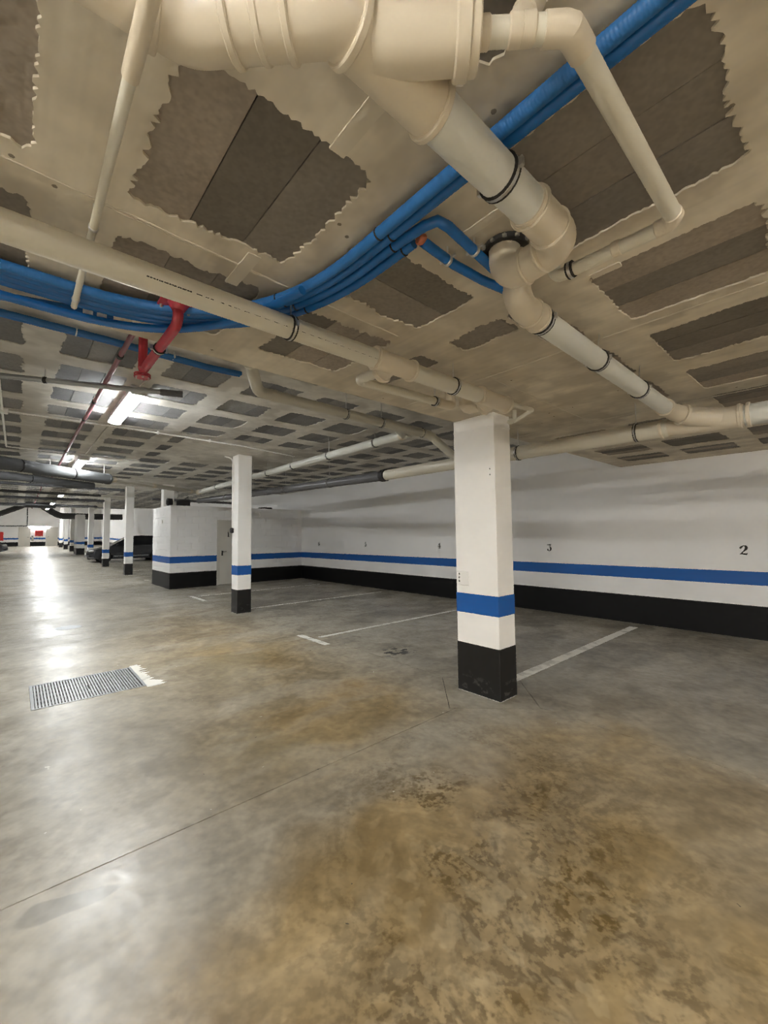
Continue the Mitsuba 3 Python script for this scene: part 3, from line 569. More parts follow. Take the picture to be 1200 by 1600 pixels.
for y in (8.4, 10.1, 12.0): part(K, 'coupling', ring([XE + (y - 4.6) * .0119, y, 2.385 + (y - 4.6) * .028], (0, 1, .028), .082, .09, 32), 'pvc_dark', smooth=40)

# ---------------------------------------------------------------- long pipe D across the picture
K = thing('drain_pipe', 'long cream pipe crossing the ceiling from the left edge towards the front pillar', 'pipe')
YD, ZD, RD = 1.705, 2.48, .0505
part(K, 'tube', tube([[-2.5, YD, 2.47], [2.62, YD, ZD]], RD, 36), 'pvc_cream', smooth=40)
part(K, 'tee_fitting', cat([tube([[1.44, YD, ZD], [1.745, YD, ZD]], .056, 40), tube([[1.575, YD, ZD], [1.575, YD + .105, ZD - .037]], .052, 36)]), 'pvc_fitting', smooth=40, label='cream T fitting')
for x in (1.455, 1.735): part(K, 'coupling', ring([x, YD, ZD], (1, 0, 0), .0665, .016, 40), 'pvc_fitting', smooth=40)
part(K, 'coupling', ring([1.575, YD + .085, ZD - .03], (0, 1, -.35), .062, .016, 36), 'pvc_fitting', smooth=40)
part(K, 'tee_fitting', cat([tube([[2.40, YD, ZD], [2.76, YD, ZD]], .056, 40), tube([[2.585, YD, ZD], [2.585, YD + .105, ZD - .037]], .052, 36)]), 'pvc_fitting', smooth=40, label='cream T fitting')
for x in (2.42, 2.75): part(K, 'coupling', ring([x, YD, ZD], (1, 0, 0), .0665, .016, 40), 'pvc_fitting', smooth=40)
part(K, 'coupling', ring([2.585, YD + .09, ZD - .03], (0, 1, -.35), .062, .016, 36), 'pvc_fitting', smooth=40)
part(K, 'elbow', tube(bend([[2.585, YD + .12, ZD], [2.585, YD + .25, ZD], [2.585, YD + .25, H1 + .02]], .05, 8), .05, 32), 'pvc_fitting', smooth=40)
clamp(K, (0.935, YD, ZD - .003), (1, 0, 0), RD, H1); clamp(K, (2.13, YD, ZD), (1, 0, 0), RD, H1)
marks = []
def mark(x, w, ang=0.50, hh=.006):
    c = A([x, YD - (RD + .0003) * math.cos(ang), ZD - .006 + (RD + .0003) * -math.sin(ang) * -1 * -1]); b = box(-w / 2, w / 2, -.0006, .0006, -hh / 2, hh / 2)
    b.apply_transform(trimesh.transformations.rotation_matrix(ang, [1, 0, 0])); b.apply_translation(c); return b
x = 0.33
for i in range(17): w = float(rng.uniform(.004, .009)); marks.append(mark(x, w, .42, .0045)); x += w + .0025
for x_ in (.505, .515, .54, .56, .60, .63): marks.append(mark(x_, .012, .42, .003))
for i in range(22): marks.append(mark(.66 + i * .045, .024, .42, .0012))
part(K, 'printed_marking', cat(marks), 'print_black', label='row of tiny black print along the pipe', kind='stuff')
K = thing('waste_pipe', 'thin cream pipe beside the long pipe, hung close to the front pillar', 'pipe')
part(K, 'tube', tube(bend([[1.575, YD + .12, ZD - .012], [1.575, 2.03, ZD], [2.40, 2.045, 2.51]], .06, 8), .03, 28), 'pvc_cream', smooth=40)
part(K, 'elbow', tube(bend([[2.36, 2.045, 2.505], [2.53, 2.045, 2.51], [2.56, 2.10, H1 + .02]], .05, 8), .036, 28), 'pvc_fitting', smooth=40)
clamp(K, (2.33, 2.044, 2.507), (1, 0, 0), .03, H1)
K = thing('waste_pipe', 'short thin cream pipe with an elbow at the top of the front pillar', 'pipe')
part(K, 'tube', tube(bend([[2.76, YD, 2.50], [3.16, YD + .01, 2.525], [3.40, 2.02, 2.535], [3.40, 2.02, H1 + .02]], [0, .03, .02, 0], 6), .0185, 24), 'pvc_cream', smooth=40)
part(K, 'coupling', ring([3.37, 2.045, 2.535], nrm([.24, .3, 0]), .027, .03, 24), 'pvc_cream', smooth=40); part(K, 'coupling', ring([2.79, YD, 2.502], (1, 0, 0), .024, .03, 24), 'black_rubber', smooth=40)
# conduit F
K = thing('conduit', 'thin white conduit running straight along the ceiling at the upper left', 'conduit')
part(K, 'tube', tube(bend([[.140, -1.5, 2.405], [.140, .95, 2.405], [.1635, 1.55, 2.555], [.1635, 2.30, 2.555]], [0, .3, .3, 0], 6), .0122, 18), 'pvc_cream', smooth=40)
part(K, 'coupling', ring([.140, .72, 2.405], (0, 1, 0), .0160, .36, 20), 'pvc_fitting', smooth=40)
for y in (1.66, 2.22): part(K, 'strap', cat([ring([.1635, y, 2.555], (0, 1, 0), .0155, .014, 16), tube([[.1635, y, 2.56], [.1635, y, H1 + .004]], .003, 8)]), 'steel', smooth=40)

# ---------------------------------------------------------------- blue conduits
def blue_path(x0, ry, cy=1.22, y_start=-.8, x_end=-2.6, sl=0.0):
    cx = .10; pts = [[x0, y_start], [x0, 0.0], [x0, .6]]
    for th in np.linspace(0, math.pi / 2, 22):
        pts.append([cx + (x0 - cx) * math.cos(th) ** 0.85, cy + ry * math.sin(th) ** 0.92])
    pts += [[-.3, cy + ry + .4 * sl], [-1.2, cy + ry + 1.3 * sl], [x_end, cy + ry + 2.7 * sl]]
    return np.array(pts)
def blue(name, label, path, z, r, corr=False, cuts=None):
    k = thing(name, label, 'conduit', 'blue conduits bundled under the near ceiling')
    p = np.c_[path, np.full(len(path), z)] if path.shape[1] == 2 else path
    seg = np.r_[0, np.cumsum(np.linalg.norm(np.diff(p, axis=0), axis=1))]
    n = int(seg[-1] / (.0022 if corr else .05)); s = np.linspace(0, seg[-1], n); q = np.c_[[np.interp(s, seg, p[:, i]) for i in range(3)]].T
    rad = r + (.0006 * ((np.arange(n) // 2) % 2) if corr else 0 * s)
    part(k, 'tube', tube(q, rad, 16 if corr else 18), 'blue_corrugated' if corr else 'blue_smooth', smooth=(True if corr else 50))
    for frac in cuts or []:
        i = int(np.argmin(np.linalg.norm(q - A(frac), axis=1))); part(k, 'cable_tie', ring(q[i], q[min(i + 1, n - 1)] - q[i - 1], r + .003, .006, 18, .001), 'black_rubber', smooth=40)
    return k
ZU = 2.598
ties = [(.93, 1.1), (.9, 1.55), (.25, 2.2)]
blue('blue_conduit', 'ribbed blue conduit, outermost of the bundle crossing to the top right corner', blue_path(.952, .975), ZU - .004, .0205, True, [(.952, 1.09, ZU), (.90, 1.72, ZU)])
blue('blue_conduit', 'smooth blue conduit lying beside the ribbed one, second in the bundle', blue_path(.996, 1.025), ZU, .0185, False, [(.996, 1.09, ZU), (.95, 1.72, ZU)])
# third: bends off to the right by an elbow; fourth ends at a copper stub
p3 = blue_path(1.040, 1.075)[3:]; e3 = [[1.58, .945], [1.30, .905], [1.10, .892]]
el = bend([A([1.62, .950, ZU - .012]), A([1.42, .925, ZU - .012]), A([1.052, .895, ZU - .006]), A([1.040, 1.12, ZU])], [0, .3, .04, 0], 8)
blue('blue_conduit', 'smooth blue conduit turning at an elbow towards the thick drain bend', np.vstack([el, np.c_[p3[1:], np.full(len(p3) - 1, ZU)]]), ZU, .0185, False, [(1.040, 1.09, ZU), (1.0, 1.70, ZU)])
p4 = blue_path(1.087, 1.125)[3:]
blue('blue_conduit', 'smooth blue conduit ending open at a copper stub', np.vstack([[1.087, 1.045], p4]), ZU, .0185, False, [(1.087, 1.10, ZU), (1.04, 1.72, ZU)])
K = thing('blue_conduit', 'short blue pipe starting at the copper stub and curving to the drain bend', 'conduit', 'blue branch pipes')
pb = bend([[1.098, 1.010, ZU - .008], [1.28, 1.012, ZU - .014], [1.45, .993, ZU - .020], [1.62, .945, ZU - .034]], [0, .3, .3, 0], 8); part(K, 'tube', tube(pb, .0185, 20), 'blue_smooth', smooth=50)
part(K, 'stub', cat([ring([1.093, 1.012, ZU], (1, -.3, 0), .0205, .03, 20)]), 'copper', smooth=40, label='reddish copper stub')
for p_, d_ in (((1.245, 1.012, ZU - .013), (1, 0, 0)), ((1.285, .913, ZU - .009), (1, .05, 0))):
    c = part(K, 'clamp', ring(p_, d_, .0225, .015, 24), 'steel', smooth=40, label='steel pipe clip'); parts(c, 'bolt', [box(-.004, .004, -.012, .012, -.004, .004).apply_translation(A(p_) + A([0, s * .026, .006])) for s in (-1, 1)], 'steel'); part(c, 'hanger_rod', tube([A(p_) + A([0, 0, .02]), A(p_) + A([0, 0, H1 - p_[2] + .004])], .004, 8), 'steel')
for i, (dy, zz) in enumerate(((1.165, ZU - .045),)):
    blue('blue_conduit', 'lower blue conduit of the sagging bundle at the left, under the long cream pipe', blue_path(.90 + .05 * i, dy, y_start=1.15, sl=-.01)[6:], zz, .0195, bool(i), None)
K = thing('blue_conduit', 'loose blue conduit joining the bundle at a white clip at the far left', 'conduit')
part(K, 'tube', tube([[-2.4, 2.60, 2.60], [-.5, 2.545, 2.60], [-.09, 2.50, 2.60], [.04, 2.465, 2.60], [.19, 2.42, 2.60], [.33, 2.40, 2.60]], .019, 18), 'blue_smooth', smooth=50)
part(K, 'clip', cat([rbox(.205, .245, 2.39, 2.45, 2.57, 2.62, .004), rbox(.26, .30, 2.38, 2.44, 2.575, 2.62, .004)]), 'plastic_white', label='white plastic clip')
for i in range(2):
    K = thing('blue_conduit', ('front', 'back')[i] + ' blue conduit of the pair hanging under the upper slab behind the red pipe', 'conduit', 'blue conduits under the upper slab')
    y = 3.93 + .045 * i; part(K, 'tube', tube([[-3, y - .02, 3.115], [.5, y - .01, 3.11], [1.3, y, 3.10], [1.62, y + .02, 3.12]], .021, 18), 'blue_smooth' if i else 'blue_corrugated', smooth=50)
    for x in (.30, 1.0): part(K, 'strap', cat([ring([x, y - .01, 3.11], (1, 0, 0), .0235, .012, 16), tube([[x, y - .01, 3.13], [x, y - .01, H2 + .004]], .003, 6)]), 'steel', smooth=40)

# ---------------------------------------------------------------- red pipe and sprinkler main
K = thing('fire_pipe', 'red flanged fire pipe bolted under the long cream pipe', 'pipe')
XR, ZR = .535, 2.50
part(K, 'tube', tube(bend([[XR, 2.045, H1 + .02], [XR, 2.045, ZR], [XR, 2.76, ZR]], [0, .05, 0], 8), .0235, 24), 'red_paint', smooth=40)
part(K, 'riser', tube(bend([[XR, 2.68, ZR], [XR, 2.775, ZR], [XR, 2.775, H2 + .02]], .03, 8), .0245, 24), 'red_paint', smooth=40)
fl = part(K, 'flange', cat([rbox(XR - .075, XR + .075, 1.975, 2.115, 2.595, 2.607, .003), tube([[XR, 2.045, 2.60], [XR, 2.045, 2.56]], [.05, .026], 24)]), 'red_paint', smooth=40, label='red bolted flange plate')
parts(fl, 'bolt', [tube([[XR + a * .06, 2.045 + b * .055, 2.582], [XR + a * .06, 2.045 + b * .055, H1 + .004]], .0065, 8) for a in (-1, 1) for b in (-1, 1)], 'steel')
fl = part(K, 'flange', cat([ring([XR, 2.78, ZR - .034], (0, 0, 1), .045, .012, 28), ring([XR, 2.78, ZR - .02], (0, 0, 1), .045, .010, 28)]), 'red_paint', smooth=40, label='red blind flange under the riser')
parts(fl, 'bolt', [tube([[XR + .037 * math.cos(a), 2.78 + .037 * math.sin(a), ZR - .048], [XR + .037 * math.cos(a), 2.78 + .037 * math.sin(a), ZR - .012]], .005, 6) for a in np.linspace(.4, 6.68, 7)[:-1]], 'steel')
clamp(K, (XR, 2.39, ZR), (0, 1, 0), .0235, H1, (0.04, 0))
K = thing('sprinkler_pipe', 'maroon sprinkler main running down the aisle under the slab', 'pipe')
part(K, 'tube', tube([[.628, E1 + .01, 3.085], [.628, 14.6, 3.09]], .0205, 20), 'maroon_paint', smooth=40)
for y in (3.94, 5.45, 6.35, 8.9, 11.2): part(K, 'coupling', ring([.628, y * 1.055, 3.086], (0, 1, 0), .026, .06, 20), 'black_rubber', smooth=40, label='dark grooved coupling')
for y in (5.9, 9.4): part(K, 'hanger_rod', tube([[.628, y, 3.09], [.628, y, H2 + .004]], .004, 8), 'steel')

# ---------------------------------------------------------------- conduits on the upper slab
K = thing('conduit', 'grey steel tube crossing the ceiling in front of the nearest lamp', 'conduit')
part(K, 'tube', tube([[-2.4, 6.1, 3.055], [1.17, 4.79, 3.05]], .026, 20), 'galvanised', smooth=40); part(K, 'end_cap', tube([[1.10, 4.815, 3.05], [1.30, 4.742, 3.05]], .034, 20), 'pvc_dark', smooth=40, label='dark end sleeve')
part(K, 'clamp', ring([.16, 5.16, 3.052], nrm([3.57, -1.31, 0]), .032, .03, 20), 'black_rubber', smooth=40); part(K, 'hanger_rod', tube([[.16, 5.16, 3.07], [.16, 5.16, H2 + .004]], .004, 8), 'steel')
K = thing('conduit', 'white conduit running across the ceiling to the pillar with the round switch', 'conduit')
part(K, 'tube', tube([[-2.4, 7.06, 3.132], [1.2, 7.06, 3.132], [3.0, 7.2, 3.132], [4.2, 7.5, 3.135]], .0115, 16), 'plastic_white', smooth=40)
part(K, 'junction_box', rbox(-.21, -.13, 7.01, 7.11, 3.10, 3.162, .006), 'plastic_white')
for x in (.62, 1.6, 2.4): part(K, 'strap', rbox(x - .012, x + .012, 7.04 + max(0, x - 1.2) * .078, 7.08 + max(0, x - 1.2) * .078, 3.11, 3.165, .003), 'plastic_white')
K = thing('conduit', 'white conduit along the left edge of the picture turning across the ceiling', 'conduit')
part(K, 'tube', tube(bend([[-.187, 4.6, 3.137], [-.187, 9.8, 3.137], [1.9, 9.95, 3.137]], [0, .06, 0], 6), .013, 16), 'plastic_white', smooth=40)
K = thing('conduit', 'brown conduit in the rib beside the nearest lamp', 'conduit')
part(K, 'tube', tube([[.965, 4.70, 3.14], [.955, 5.05, 3.14], [.955, 5.05, 3.152]], .01, 12), 'pvc_grey', smooth=40)
part(K, 'tube', tube([[.955, 6.65, 3.145], [.955, 10.07, 3.145]], .010, 12), 'pvc_grey', smooth=40)

# conduit and switch on the second pillar, socket on the first
K = thing('switch', 'round black light switch with a white conduit on the second pillar', 'switch')
part(K, 'body', tube([[3.29, 8.36, 1.64], [3.25, 8.36, 1.64], [3.235, 8.36, 1.64]], [.055, .055, .045], 28), 'black_rubber', smooth=40)
part(K, 'conduit', tube(bend([[3.10, 8.345, H2 - .03], [3.268, 8.345, H2 - .05], [3.268, 8.345, 1.69]], [0, .10, 0], 8), .013, 16), 'plastic_white', smooth=40)
K = thing('socket_plate', 'small white three-hole plate above the blue band of the front pillar', 'socket')
part(K, 'plate', rbox(3.278, 3.2885, 2.49, 2.635, 1.01, 1.145, .003), 'plastic_white')
parts(K, 'hole', [tube([[3.2772, 2.60, z], [3.2785, 2.60, z]], .009, 16) for z in (1.05, 1.085, 1.12)], 'print_black')
parts(P1, 'screw_hole', [tube([[3.2872, 2.225, z], [3.2878, 2.225, z]], .006, 12) for z in (2.06, 2.115)], 'print_black')

# ---------------------------------------------------------------- pipes under the upper slab
K = thing('drain_pipe', 'grey-beige drain pipe under the upper slab, elbowing down from the slab edge', 'pipe')
pth = bend([[1.33, 3.20, 3.06], [1.55, 3.55, 3.04], [1.70, 3.735, 2.895], [3.95, 3.74, 2.86]], [0, .12, .12, 0], 8)
part(K, 'tube', tube(pth, R0, 32), 'pvc_grey', smooth=40)
part(K, 'coupling', ring([1.50, 3.47, 3.045], nrm([.22, .35, 0]), .062, .04, 32), 'pvc_cream', smooth=40); part(K, 'coupling', ring([1.86, 3.737, 2.893], (1, 0, -.015), .061, .07, 32), 'pvc_grey', smooth=40)
part(K, 'y_fitting', cat([tube([[3.35, 3.74, 2.87], [3.95, 3.74, 2.86]], .061, 36), tube([[3.55, 3.74, 2.867], [3.86, 3.95, 2.855]], .060, 36)]), 'pvc_grey', smooth=40)
for x in (2.75, 3.28): clamp(K, (x, 3.74, 2.88 - (x - 2.5) * .012), (1, 0, 0), R0, H2)
clamp(K, (4.0, 3.74, 2.86), (1, 0, 0), R0, None)
part(K, 'elbow', tube(bend([[3.95, 3.74, 2.86], [4.12, 3.72, 2.85], [4.42, 3.55, 2.56], [4.42, 3.3, 2.40]], [0, .10, .08, 0], 8), R0, 28), 'pvc_cream', smooth=40)
K = thing('drain_pipe', 'white drain pipe running down the bays behind the second pillar', 'pipe')
part(K, 'tube', tube([[3.86, 3.85, 2.855], [3.86, 12.6, 2.80]], .060, 32), 'pvc_white', smooth=40)
for y in (4.55, 5.75, 6.95, 8.0, 8.7, 9.7, 10.9): clamp(K, (3.86, y, 2.85 - (y - 4) * .0063), (0, 1, 0), .060, H2)
part(K, 'coupling', cat([ring([3.86, 12.3, 2.80], (0, 1, 0), .07, .25, 32), ring([3.86, 3.98, 2.854], (0, 1, 0), .068, .05, 32)]), 'pvc_fitting', smooth=40)
K = thing('drain_pipe', 'pale drain pipe leaving the big duct and joining the white pipe near the storage room', 'pipe')
part(K, 'tube', tube([[1.50, 11.07, 2.845], [3.86, 12.45, 2.80]], .055, 28), 'pvc_grey', smooth=40)
for q_ in (.05, .45, .9): part(K, 'coupling', ring([1.50 + 2.36 * q_, 11.07 + 1.38 * q_, 2.845 - .045 * q_], (2.36, 1.38, -.045), .064, .08, 28), 'pvc_fitting', smooth=40)
K = thing('duct', 'wide dark grey round duct crossing the aisle below the second lamp', 'duct')
part(K, 'tube', tube([[-2.5, 8.55, 2.87], [-.26, 9.88, 2.86], [.84, 10.68, 2.85], [1.51, 11.08, 2.84]], .115, 36), 'duct_grey', smooth=40)
for q_ in (.15, .62): part(K, 'seam', ring([-.26 + 1.77 * q_, 9.88 + 1.25 * q_, 2.855], (1.77, 1.24, -.02), .12, .025, 36), 'black_rubber', smooth=40)
part(K, 'end_cap', ring([1.50, 11.075, 2.84], (1.67, 1.0, 0), .122, .05, 36), 'duct_grey', smooth=40)
for q_ in (.4, .95): part(K, 'hanger_rod', tube([[-.26 + 1.77 * q_, 9.88 + 1.22 * q_, 2.95], [-.26 + 1.77 * q_, 9.88 + 1.22 * q_, H2 + .004]], .006, 8), 'steel')
K = thing('duct', 'thinner grey duct just behind the wide one over the aisle', 'duct')
part(K, 'tube', tube([[-2.6, 11.3, 2.93], [-.3, 12.15, 2.9], [1.1, 12.9, 2.88], [1.45, 13.1, 2.88]], .085, 32), 'duct_grey', smooth=40)
part(K, 'seam', ring([.2, 12.42, 2.89], (1.4, .75, 0), .09, .02, 32), 'black_rubber', smooth=40)
# far ducts sweeping out of the high end
K = thing('duct', 'large grey duct sweeping down and right in the high end of the aisle', 'duct')
part(K, 'tube', tube(bend([[1.3, 44, 5.0], [1.55, 43, 4.1], [2.5, 42, 3.35], [6.8, 42, 3.35]], [0, .6, .8, 0], 8), .24, 24), 'duct_grey', smooth=40)
for x in (3.0, 4.2): part(K, 'seam', ring([x, 42, 3.35], (1, 0, 0), .25, .06, 24), 'duct_grey', smooth=40)
K = thing('duct', 'grey duct sweeping down to the left in the high end of the aisle', 'duct')
part(K, 'tube', tube(bend([[.9, 44, 4.6], [.1, 44, 4.1], [-1.2, 44, 3.45], [-5, 44, 3.3]], [0, .4, .8, 0], 8), .20, 24), 'duct_grey', smooth=40)
K = thing('duct', 'dark rectangular duct crossing the far aisle below the lamps', 'duct')
part(K, 'body', rbox(.3, 1.6, 29.6, 30.0, 3.25, 3.55, .02), 'duct_grey'); parts(K, 'hanger_rod', [tube([[x, 29.8, 3.5], [x, 29.8, H3 + .01]], .012, 8) for x in (.5, 1.4)], 'steel')
K = thing('cable_tray', 'grey cable tray hanging across the high end of the aisle', 'cable tray')
part(K, 'tray', cat([box(-2.2, 6.0, 35.4, 35.7, 3.66, 3.68), box(-2.2, 6.0, 35.4, 35.42, 3.66, 3.76), box(-2.2, 6.0, 35.68, 35.7, 3.66, 3.76)]), 'galvanised')
parts(K, 'hanger_rod', [tube([[x, 35.55, 3.7], [x, 35.55, H4 + .01]], .012, 8) for x in (-1.5, .5, 2.5, 4.5)], 'steel')
for i, (y, z, x0_, x1_, r_, lb) in enumerate(((17.9, 3.32, -1.5, 3.0, .05, 'first'), (20.6, 3.30, -1.2, 2.6, .045, 'second'), (24.2, 3.36, -1.5, 3.2, .06, 'third'), (28.4, 3.34, -1.5, 3.4, .055, 'last'))):
    K = thing('conduit', f'{lb} grey tube crossing the far aisle ceiling beyond the grey ducts', 'conduit')
    part(K, 'tube', tube([[x0_, y, z], [x1_, y + .3, z]], r_, 16), 'duct_grey', smooth=40); parts(K, 'hanger_rod', [tube([[x, y + .1, z], [x, y + .1, H3 + .01]], .006, 6) for x in (-.5, .6, 2.2)], 'steel')
K = thing('sprinkler_pipe', 'dark sprinkler main continuing along the far aisle ceiling', 'pipe')
part(K, 'tube', tube([[.62, 15.0, 3.42], [.66, 33.8, 3.42]], .025, 16), 'maroon_paint', smooth=40)
for y in (17, 20, 23, 27): part(K, 'coupling', ring([.63, y, 3.42], (0, 1, 0), .035, .12, 16), 'steel', smooth=40)
K = thing('drain_pipe', 'pale pipe under the far slab left of the storage room', 'pipe')
part(K, 'tube', tube([[3.95, 15.9, 3.18], [4.5, 17.0, 3.2], [4.9, 18.6, 3.22]], .06, 20), 'pvc_white', smooth=40)
K = thing('drain_pipe', 'dark pipe along the far bays behind the storage room', 'pipe')
part(K, 'tube', tube([[3.9, 18.0, 3.02], [7.3, 18.1, 3.0]], .05, 16), 'pvc_dark', smooth=40); parts(K, 'hanger_rod', [tube([[x, 18.05, 3.0], [x, 18.05, H3 + .01]], .01, 6) for x in (4.6, 6.4)], 'steel')
# things on the roof of the storage room
K = thing('hose_coil', 'black coiled hose on the corner of the storage room roof', 'hose')
tpts = [[3.44 + .0, 13.9 + .09 * math.cos(a), 2.60 + .09 * math.sin(a)] for a in np.linspace(0, 2 * math.pi, 29)]
part(K, 'coil', cat([tube(A(tpts) + A([.05 * i, 0, 0]), .026, 12, cap=False) for i in range(3)]), 'black_rubber', smooth=60)
K = thing('box', 'flat black box lying on the storage room roof beside the pillar', 'box')
part(K, 'body', rbox(3.70, 4.02, 13.65, 13.98, 2.47, 2.66, .015), 'black_rubber'); part(K, 'lid', rbox(3.69, 4.0, 13.64, 13.99, 2.66, 2.69, .008), 'pvc_dark'); part(K, 'handle', tube([[3.88, 13.8, 2.68], [4.00, 13.8, 2.79]], .012, 8), 'black_rubber')
K = thing('box', 'low black bundle on the right part of the storage room roof', 'box')
part(K, 'body', rbox(6.3, 6.7, 13.5, 13.8, 2.47, 2.53, .02), 'black_rubber'); part(K, 'strap', box(6.45, 6.49, 13.495, 13.805, 2.47, 2.533), 'pvc_dark')

# ---------------------------------------------------------------- drain cover in the floor
K = thing('drain_cover', 'rectangular steel grating set into the concrete floor', 'drain cover')
gx0, gx1, gy0, gy1 = .15, 1.03, 4.87, 5.66
part(K, 'frame', cat([box(gx0 - .01, gx1 + .01, gy0 - .01, gy0 + .015, -.012, .003), box(gx0 - .01, gx1 + .01, gy1 - .015, gy1 + .01, -.012, .003), box(gx0 - .01, gx0 + .015, gy0, gy1, -.012, .003), box(gx1 - .015, gx1 + .01, gy0, gy1, -.012, .003)]), 'galvanised')
part(K, 'bar', cat([box(x - .0075, x + .0075, gy0 + .014, gy1 - .014, -.0115, .0012) for x in np.arange(gx0 + .028, gx1 - .02, .024)] + [box(gx0 + .012, gx1 - .012, y - .006, y + .006, -.0118, -.001) for y in np.arange(gy0 + .1, gy1 - .05, .13)]), 'grate_steel', kind='stuff', label='close parallel grating bars')
part(K, 'lifting_slot', box(.585, .602, 5.16, 5.28, .0005, .0022), 'print_black')
pts = [(1.035, 4.80)]
for i in range(24): pts.append((1.07 + .05 * (i % 2) + float(rng.uniform(0, .06)) + (.06 if i < 5 else 0), 4.80 + .94 * i / 23))
pts.append((1.035, 5.72)); m = trimesh.creation.extrude_polygon(sg.Polygon(pts).buffer(0), .0012, engine='earcut'); m.apply_translation([0, 0, .0003])
part('floor', 'grout_patch', m, 'line_paint', label='ragged pale grout along the right side of the drain cover')

K = thing('manhole_cover', 'small round metal cover set in the aisle floor at the left edge', 'manhole cover')
part(K, 'lid', tube([[.70, 8.92, -.008], [.70, 8.92, .0015]], .16, 28), 'joint_dark', smooth=40)
part(K, 'rim', cat([ring([.70, 8.92, 0], (0, 0, 1), .185, .005, 32)]), 'grate_steel', smooth=40)

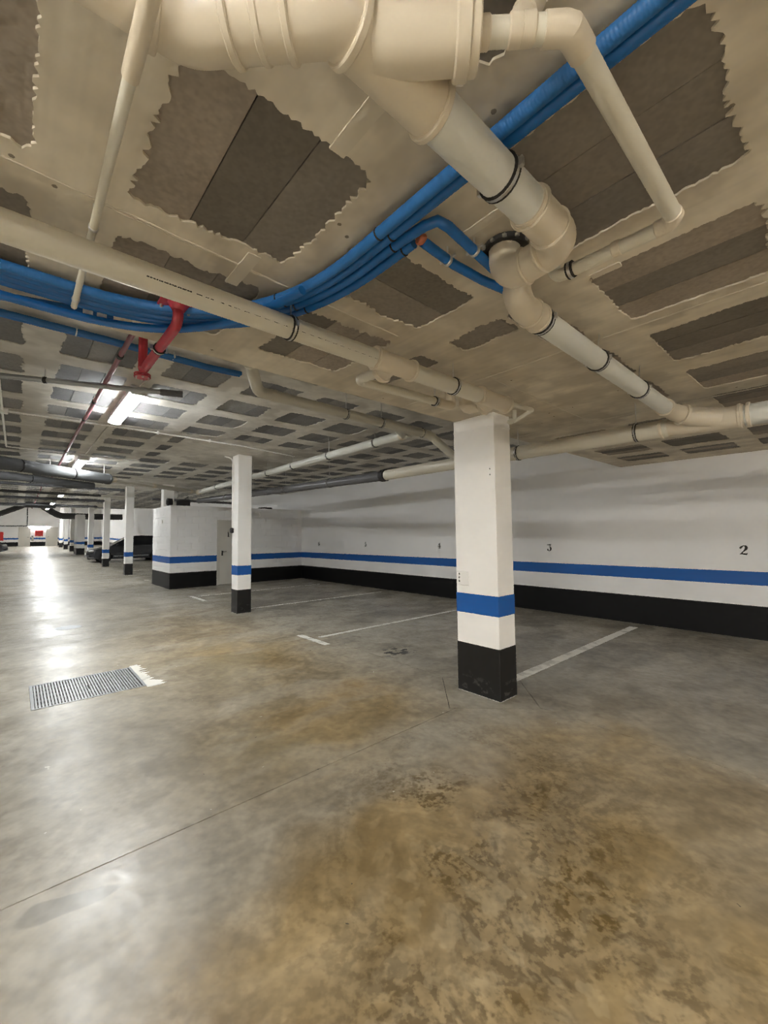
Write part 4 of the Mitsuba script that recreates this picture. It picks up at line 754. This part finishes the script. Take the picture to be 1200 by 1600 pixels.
# ---------------------------------------------------------------- cars
def car(label, x, y, z, flip):
    K = thing('car', label, 'car')
    def M(m):
        m = to_mesh(m).copy(); v = m.vertices.copy()
        if flip: v[:, 0] = -v[:, 0]; m.vertices = v; m.invert()
        m.apply_translation([x, y, z]); return m
    low = sg.Polygon([(0.0, .34), (.03, .62), (.16, .78), (1.05, .94), (1.25, .98), (3.9, 1.02), (4.25, .98), (4.33, .60), (4.30, .32), (3.85, .22), (.30, .22)])
    for cx in (.82, 3.48): low = low.difference(sg.Point(cx, .32).buffer(.37, quad_segs=8))
    secs = []
    for f, sc in ((0.0, .97), (.08, 1.0)):
        pass
    mb = trimesh.creation.extrude_polygon(low, 1.78, engine='earcut'); v = mb.vertices.copy(); mb.vertices = np.c_[v[:, 0], v[:, 2], v[:, 1]]; mb.fix_normals()
    mb = mb.subdivide().subdivide(); v = mb.vertices.copy(); t_ = (v[:, 1] - .89) / .89
    nose = np.clip((.7 - v[:, 0]) / .7, 0, 1); v[:, 0] += .30 * nose * t_ ** 2; v[:, 1] = .89 + .89 * t_ * (1 - .06 * np.clip((v[:, 2] - .55) / .45, 0, 1)); mb.vertices = v
    part(K, 'body', M(mb), 'car_black', smooth=35)
    def prism(prof, w0, w1, zlo, zhi):
        pts = []
        for px, pz in prof:
            w = np.interp(pz, [zlo, zhi], [w0, w1]); pts += [[px, .89 - w, pz], [px, .89 + w, pz]]
        return trimesh.convex.convex_hull(np.array(pts))
    part(K, 'cabin', M(prism([(1.02, .93), (1.30, .98), (2.02, 1.50), (2.6, 1.55), (3.9, 1.50), (4.22, 1.0)], .80, .58, .93, 1.55)), 'car_glass', smooth=30, label='dark glazed cabin')
    part(K, 'roof', M(prism([(2.0, 1.495), (2.05, 1.535), (2.7, 1.575), (3.9, 1.535), (3.95, 1.49)], .60, .56, 1.49, 1.57)), 'car_black', smooth=30)
    for s in (-1, 1):
        for cx in (.82, 3.48):
            wy = .89 + s * .80; w = part(K, 'wheel', M(tube([[cx, wy - .10, .32], [cx, wy - .085, .32], [cx, wy + .085, .32], [cx, wy + .10, .32]], [.30, .32, .32, .30], 28)), 'car_tyre', smooth=40)
            part(w, 'hub', M(tube([[cx, wy + s * .09, .32], [cx, wy + s * .107, .32]], [.20, .17], 14)), 'steel')
        part(K, 'headlight', M(trimesh.creation.icosphere(2, 1.0).apply_scale([.15, .14, .075]).apply_translation([.20, .89 + s * .64, .70])), 'lamp_clear', smooth=True)
        part(K, 'mirror', M(rbox(1.35, 1.50, .89 + s * .90 - .08, .89 + s * .90 + .08, .98, 1.10, .03)), 'car_black')
        part(K, 'sill', M(box(1.25, 3.05, .89 + s * .885 - .01, .89 + s * .885 + .01, .36, .41)), 'galvanised')
    part(K, 'bumper', M(rbox(-.015, .10, .35, 1.43, .34, .46, .02)), 'pvc_dark'); part(K, 'number_plate', M(rbox(-.03, -.012, .63, 1.15, .47, .57, .004)), 'plastic_white')
car('dark parked car between the far pillars, nose towards the aisle', 3.02, 28.6, .10, False)
car('black car whose nose shows at the left edge of the picture', -.45, 39.6, fz(40), True)

# ---------------------------------------------------------------- far wall fittings
K = thing('sign', 'red fire box on the far wall under the glowing lamp', 'sign'); part(K, 'panel', rbox(1.56, 2.26, YF - .12, YF, 1.88, 2.50, .02), 'sign_red'); parts(K, 'frame', [box(1.56, 2.26, YF - .125, YF - .11, 1.88, 1.91), box(1.56, 2.26, YF - .125, YF - .11, 2.47, 2.50)], 'sign_red')
K = thing('sign', 'dark red panel at the left edge of the far wall', 'sign'); part(K, 'panel', rbox(-1.9, -1.1, YF - .10, YF, 1.42, 2.36, .02), 'sign_red'); part(K, 'frame', box(-1.92, -1.08, YF - .11, YF - .09, 1.40, 1.43), 'sign_red')
K = thing('fire_extinguisher', 'red fire extinguisher hanging on the far wall beside the red box', 'fire extinguisher'); part(K, 'cylinder', tube([[1.35, YF - .12, 1.33], [1.35, YF - .12, 1.36], [1.35, YF - .12, 1.72], [1.35, YF - .12, 1.80]], [.08, .10, .10, .04], 18), 'pvc_grey', smooth=40); part(K, 'valve', rbox(1.25, 1.40, YF - .15, YF - .09, 1.80, 1.90, .01), 'black_rubber'); part(K, 'hose', tube([[1.28, YF - .12, 1.86], [1.16, YF - .12, 1.80], [1.17, YF - .12, 1.65]], .02, 8), 'black_rubber')
K = thing('pipe', 'dark pipe dropping down the far wall and running left above the door', 'pipe'); part(K, 'tube', tube(bend([[.82, YF - .1, 5.44], [.86, YF - .1, 3.02], [-3.5, YF - .1, 3.02]], [0, .1, 0], 5), .05, 10), 'duct_grey', smooth=40); part(K, 'strap', cat([ring([.84, YF - .1, 4.2], (0, 0, 1), .06, .1, 10), ring([-1, YF - .1, 3.02], (1, 0, 0), .06, .1, 10)]), 'steel')
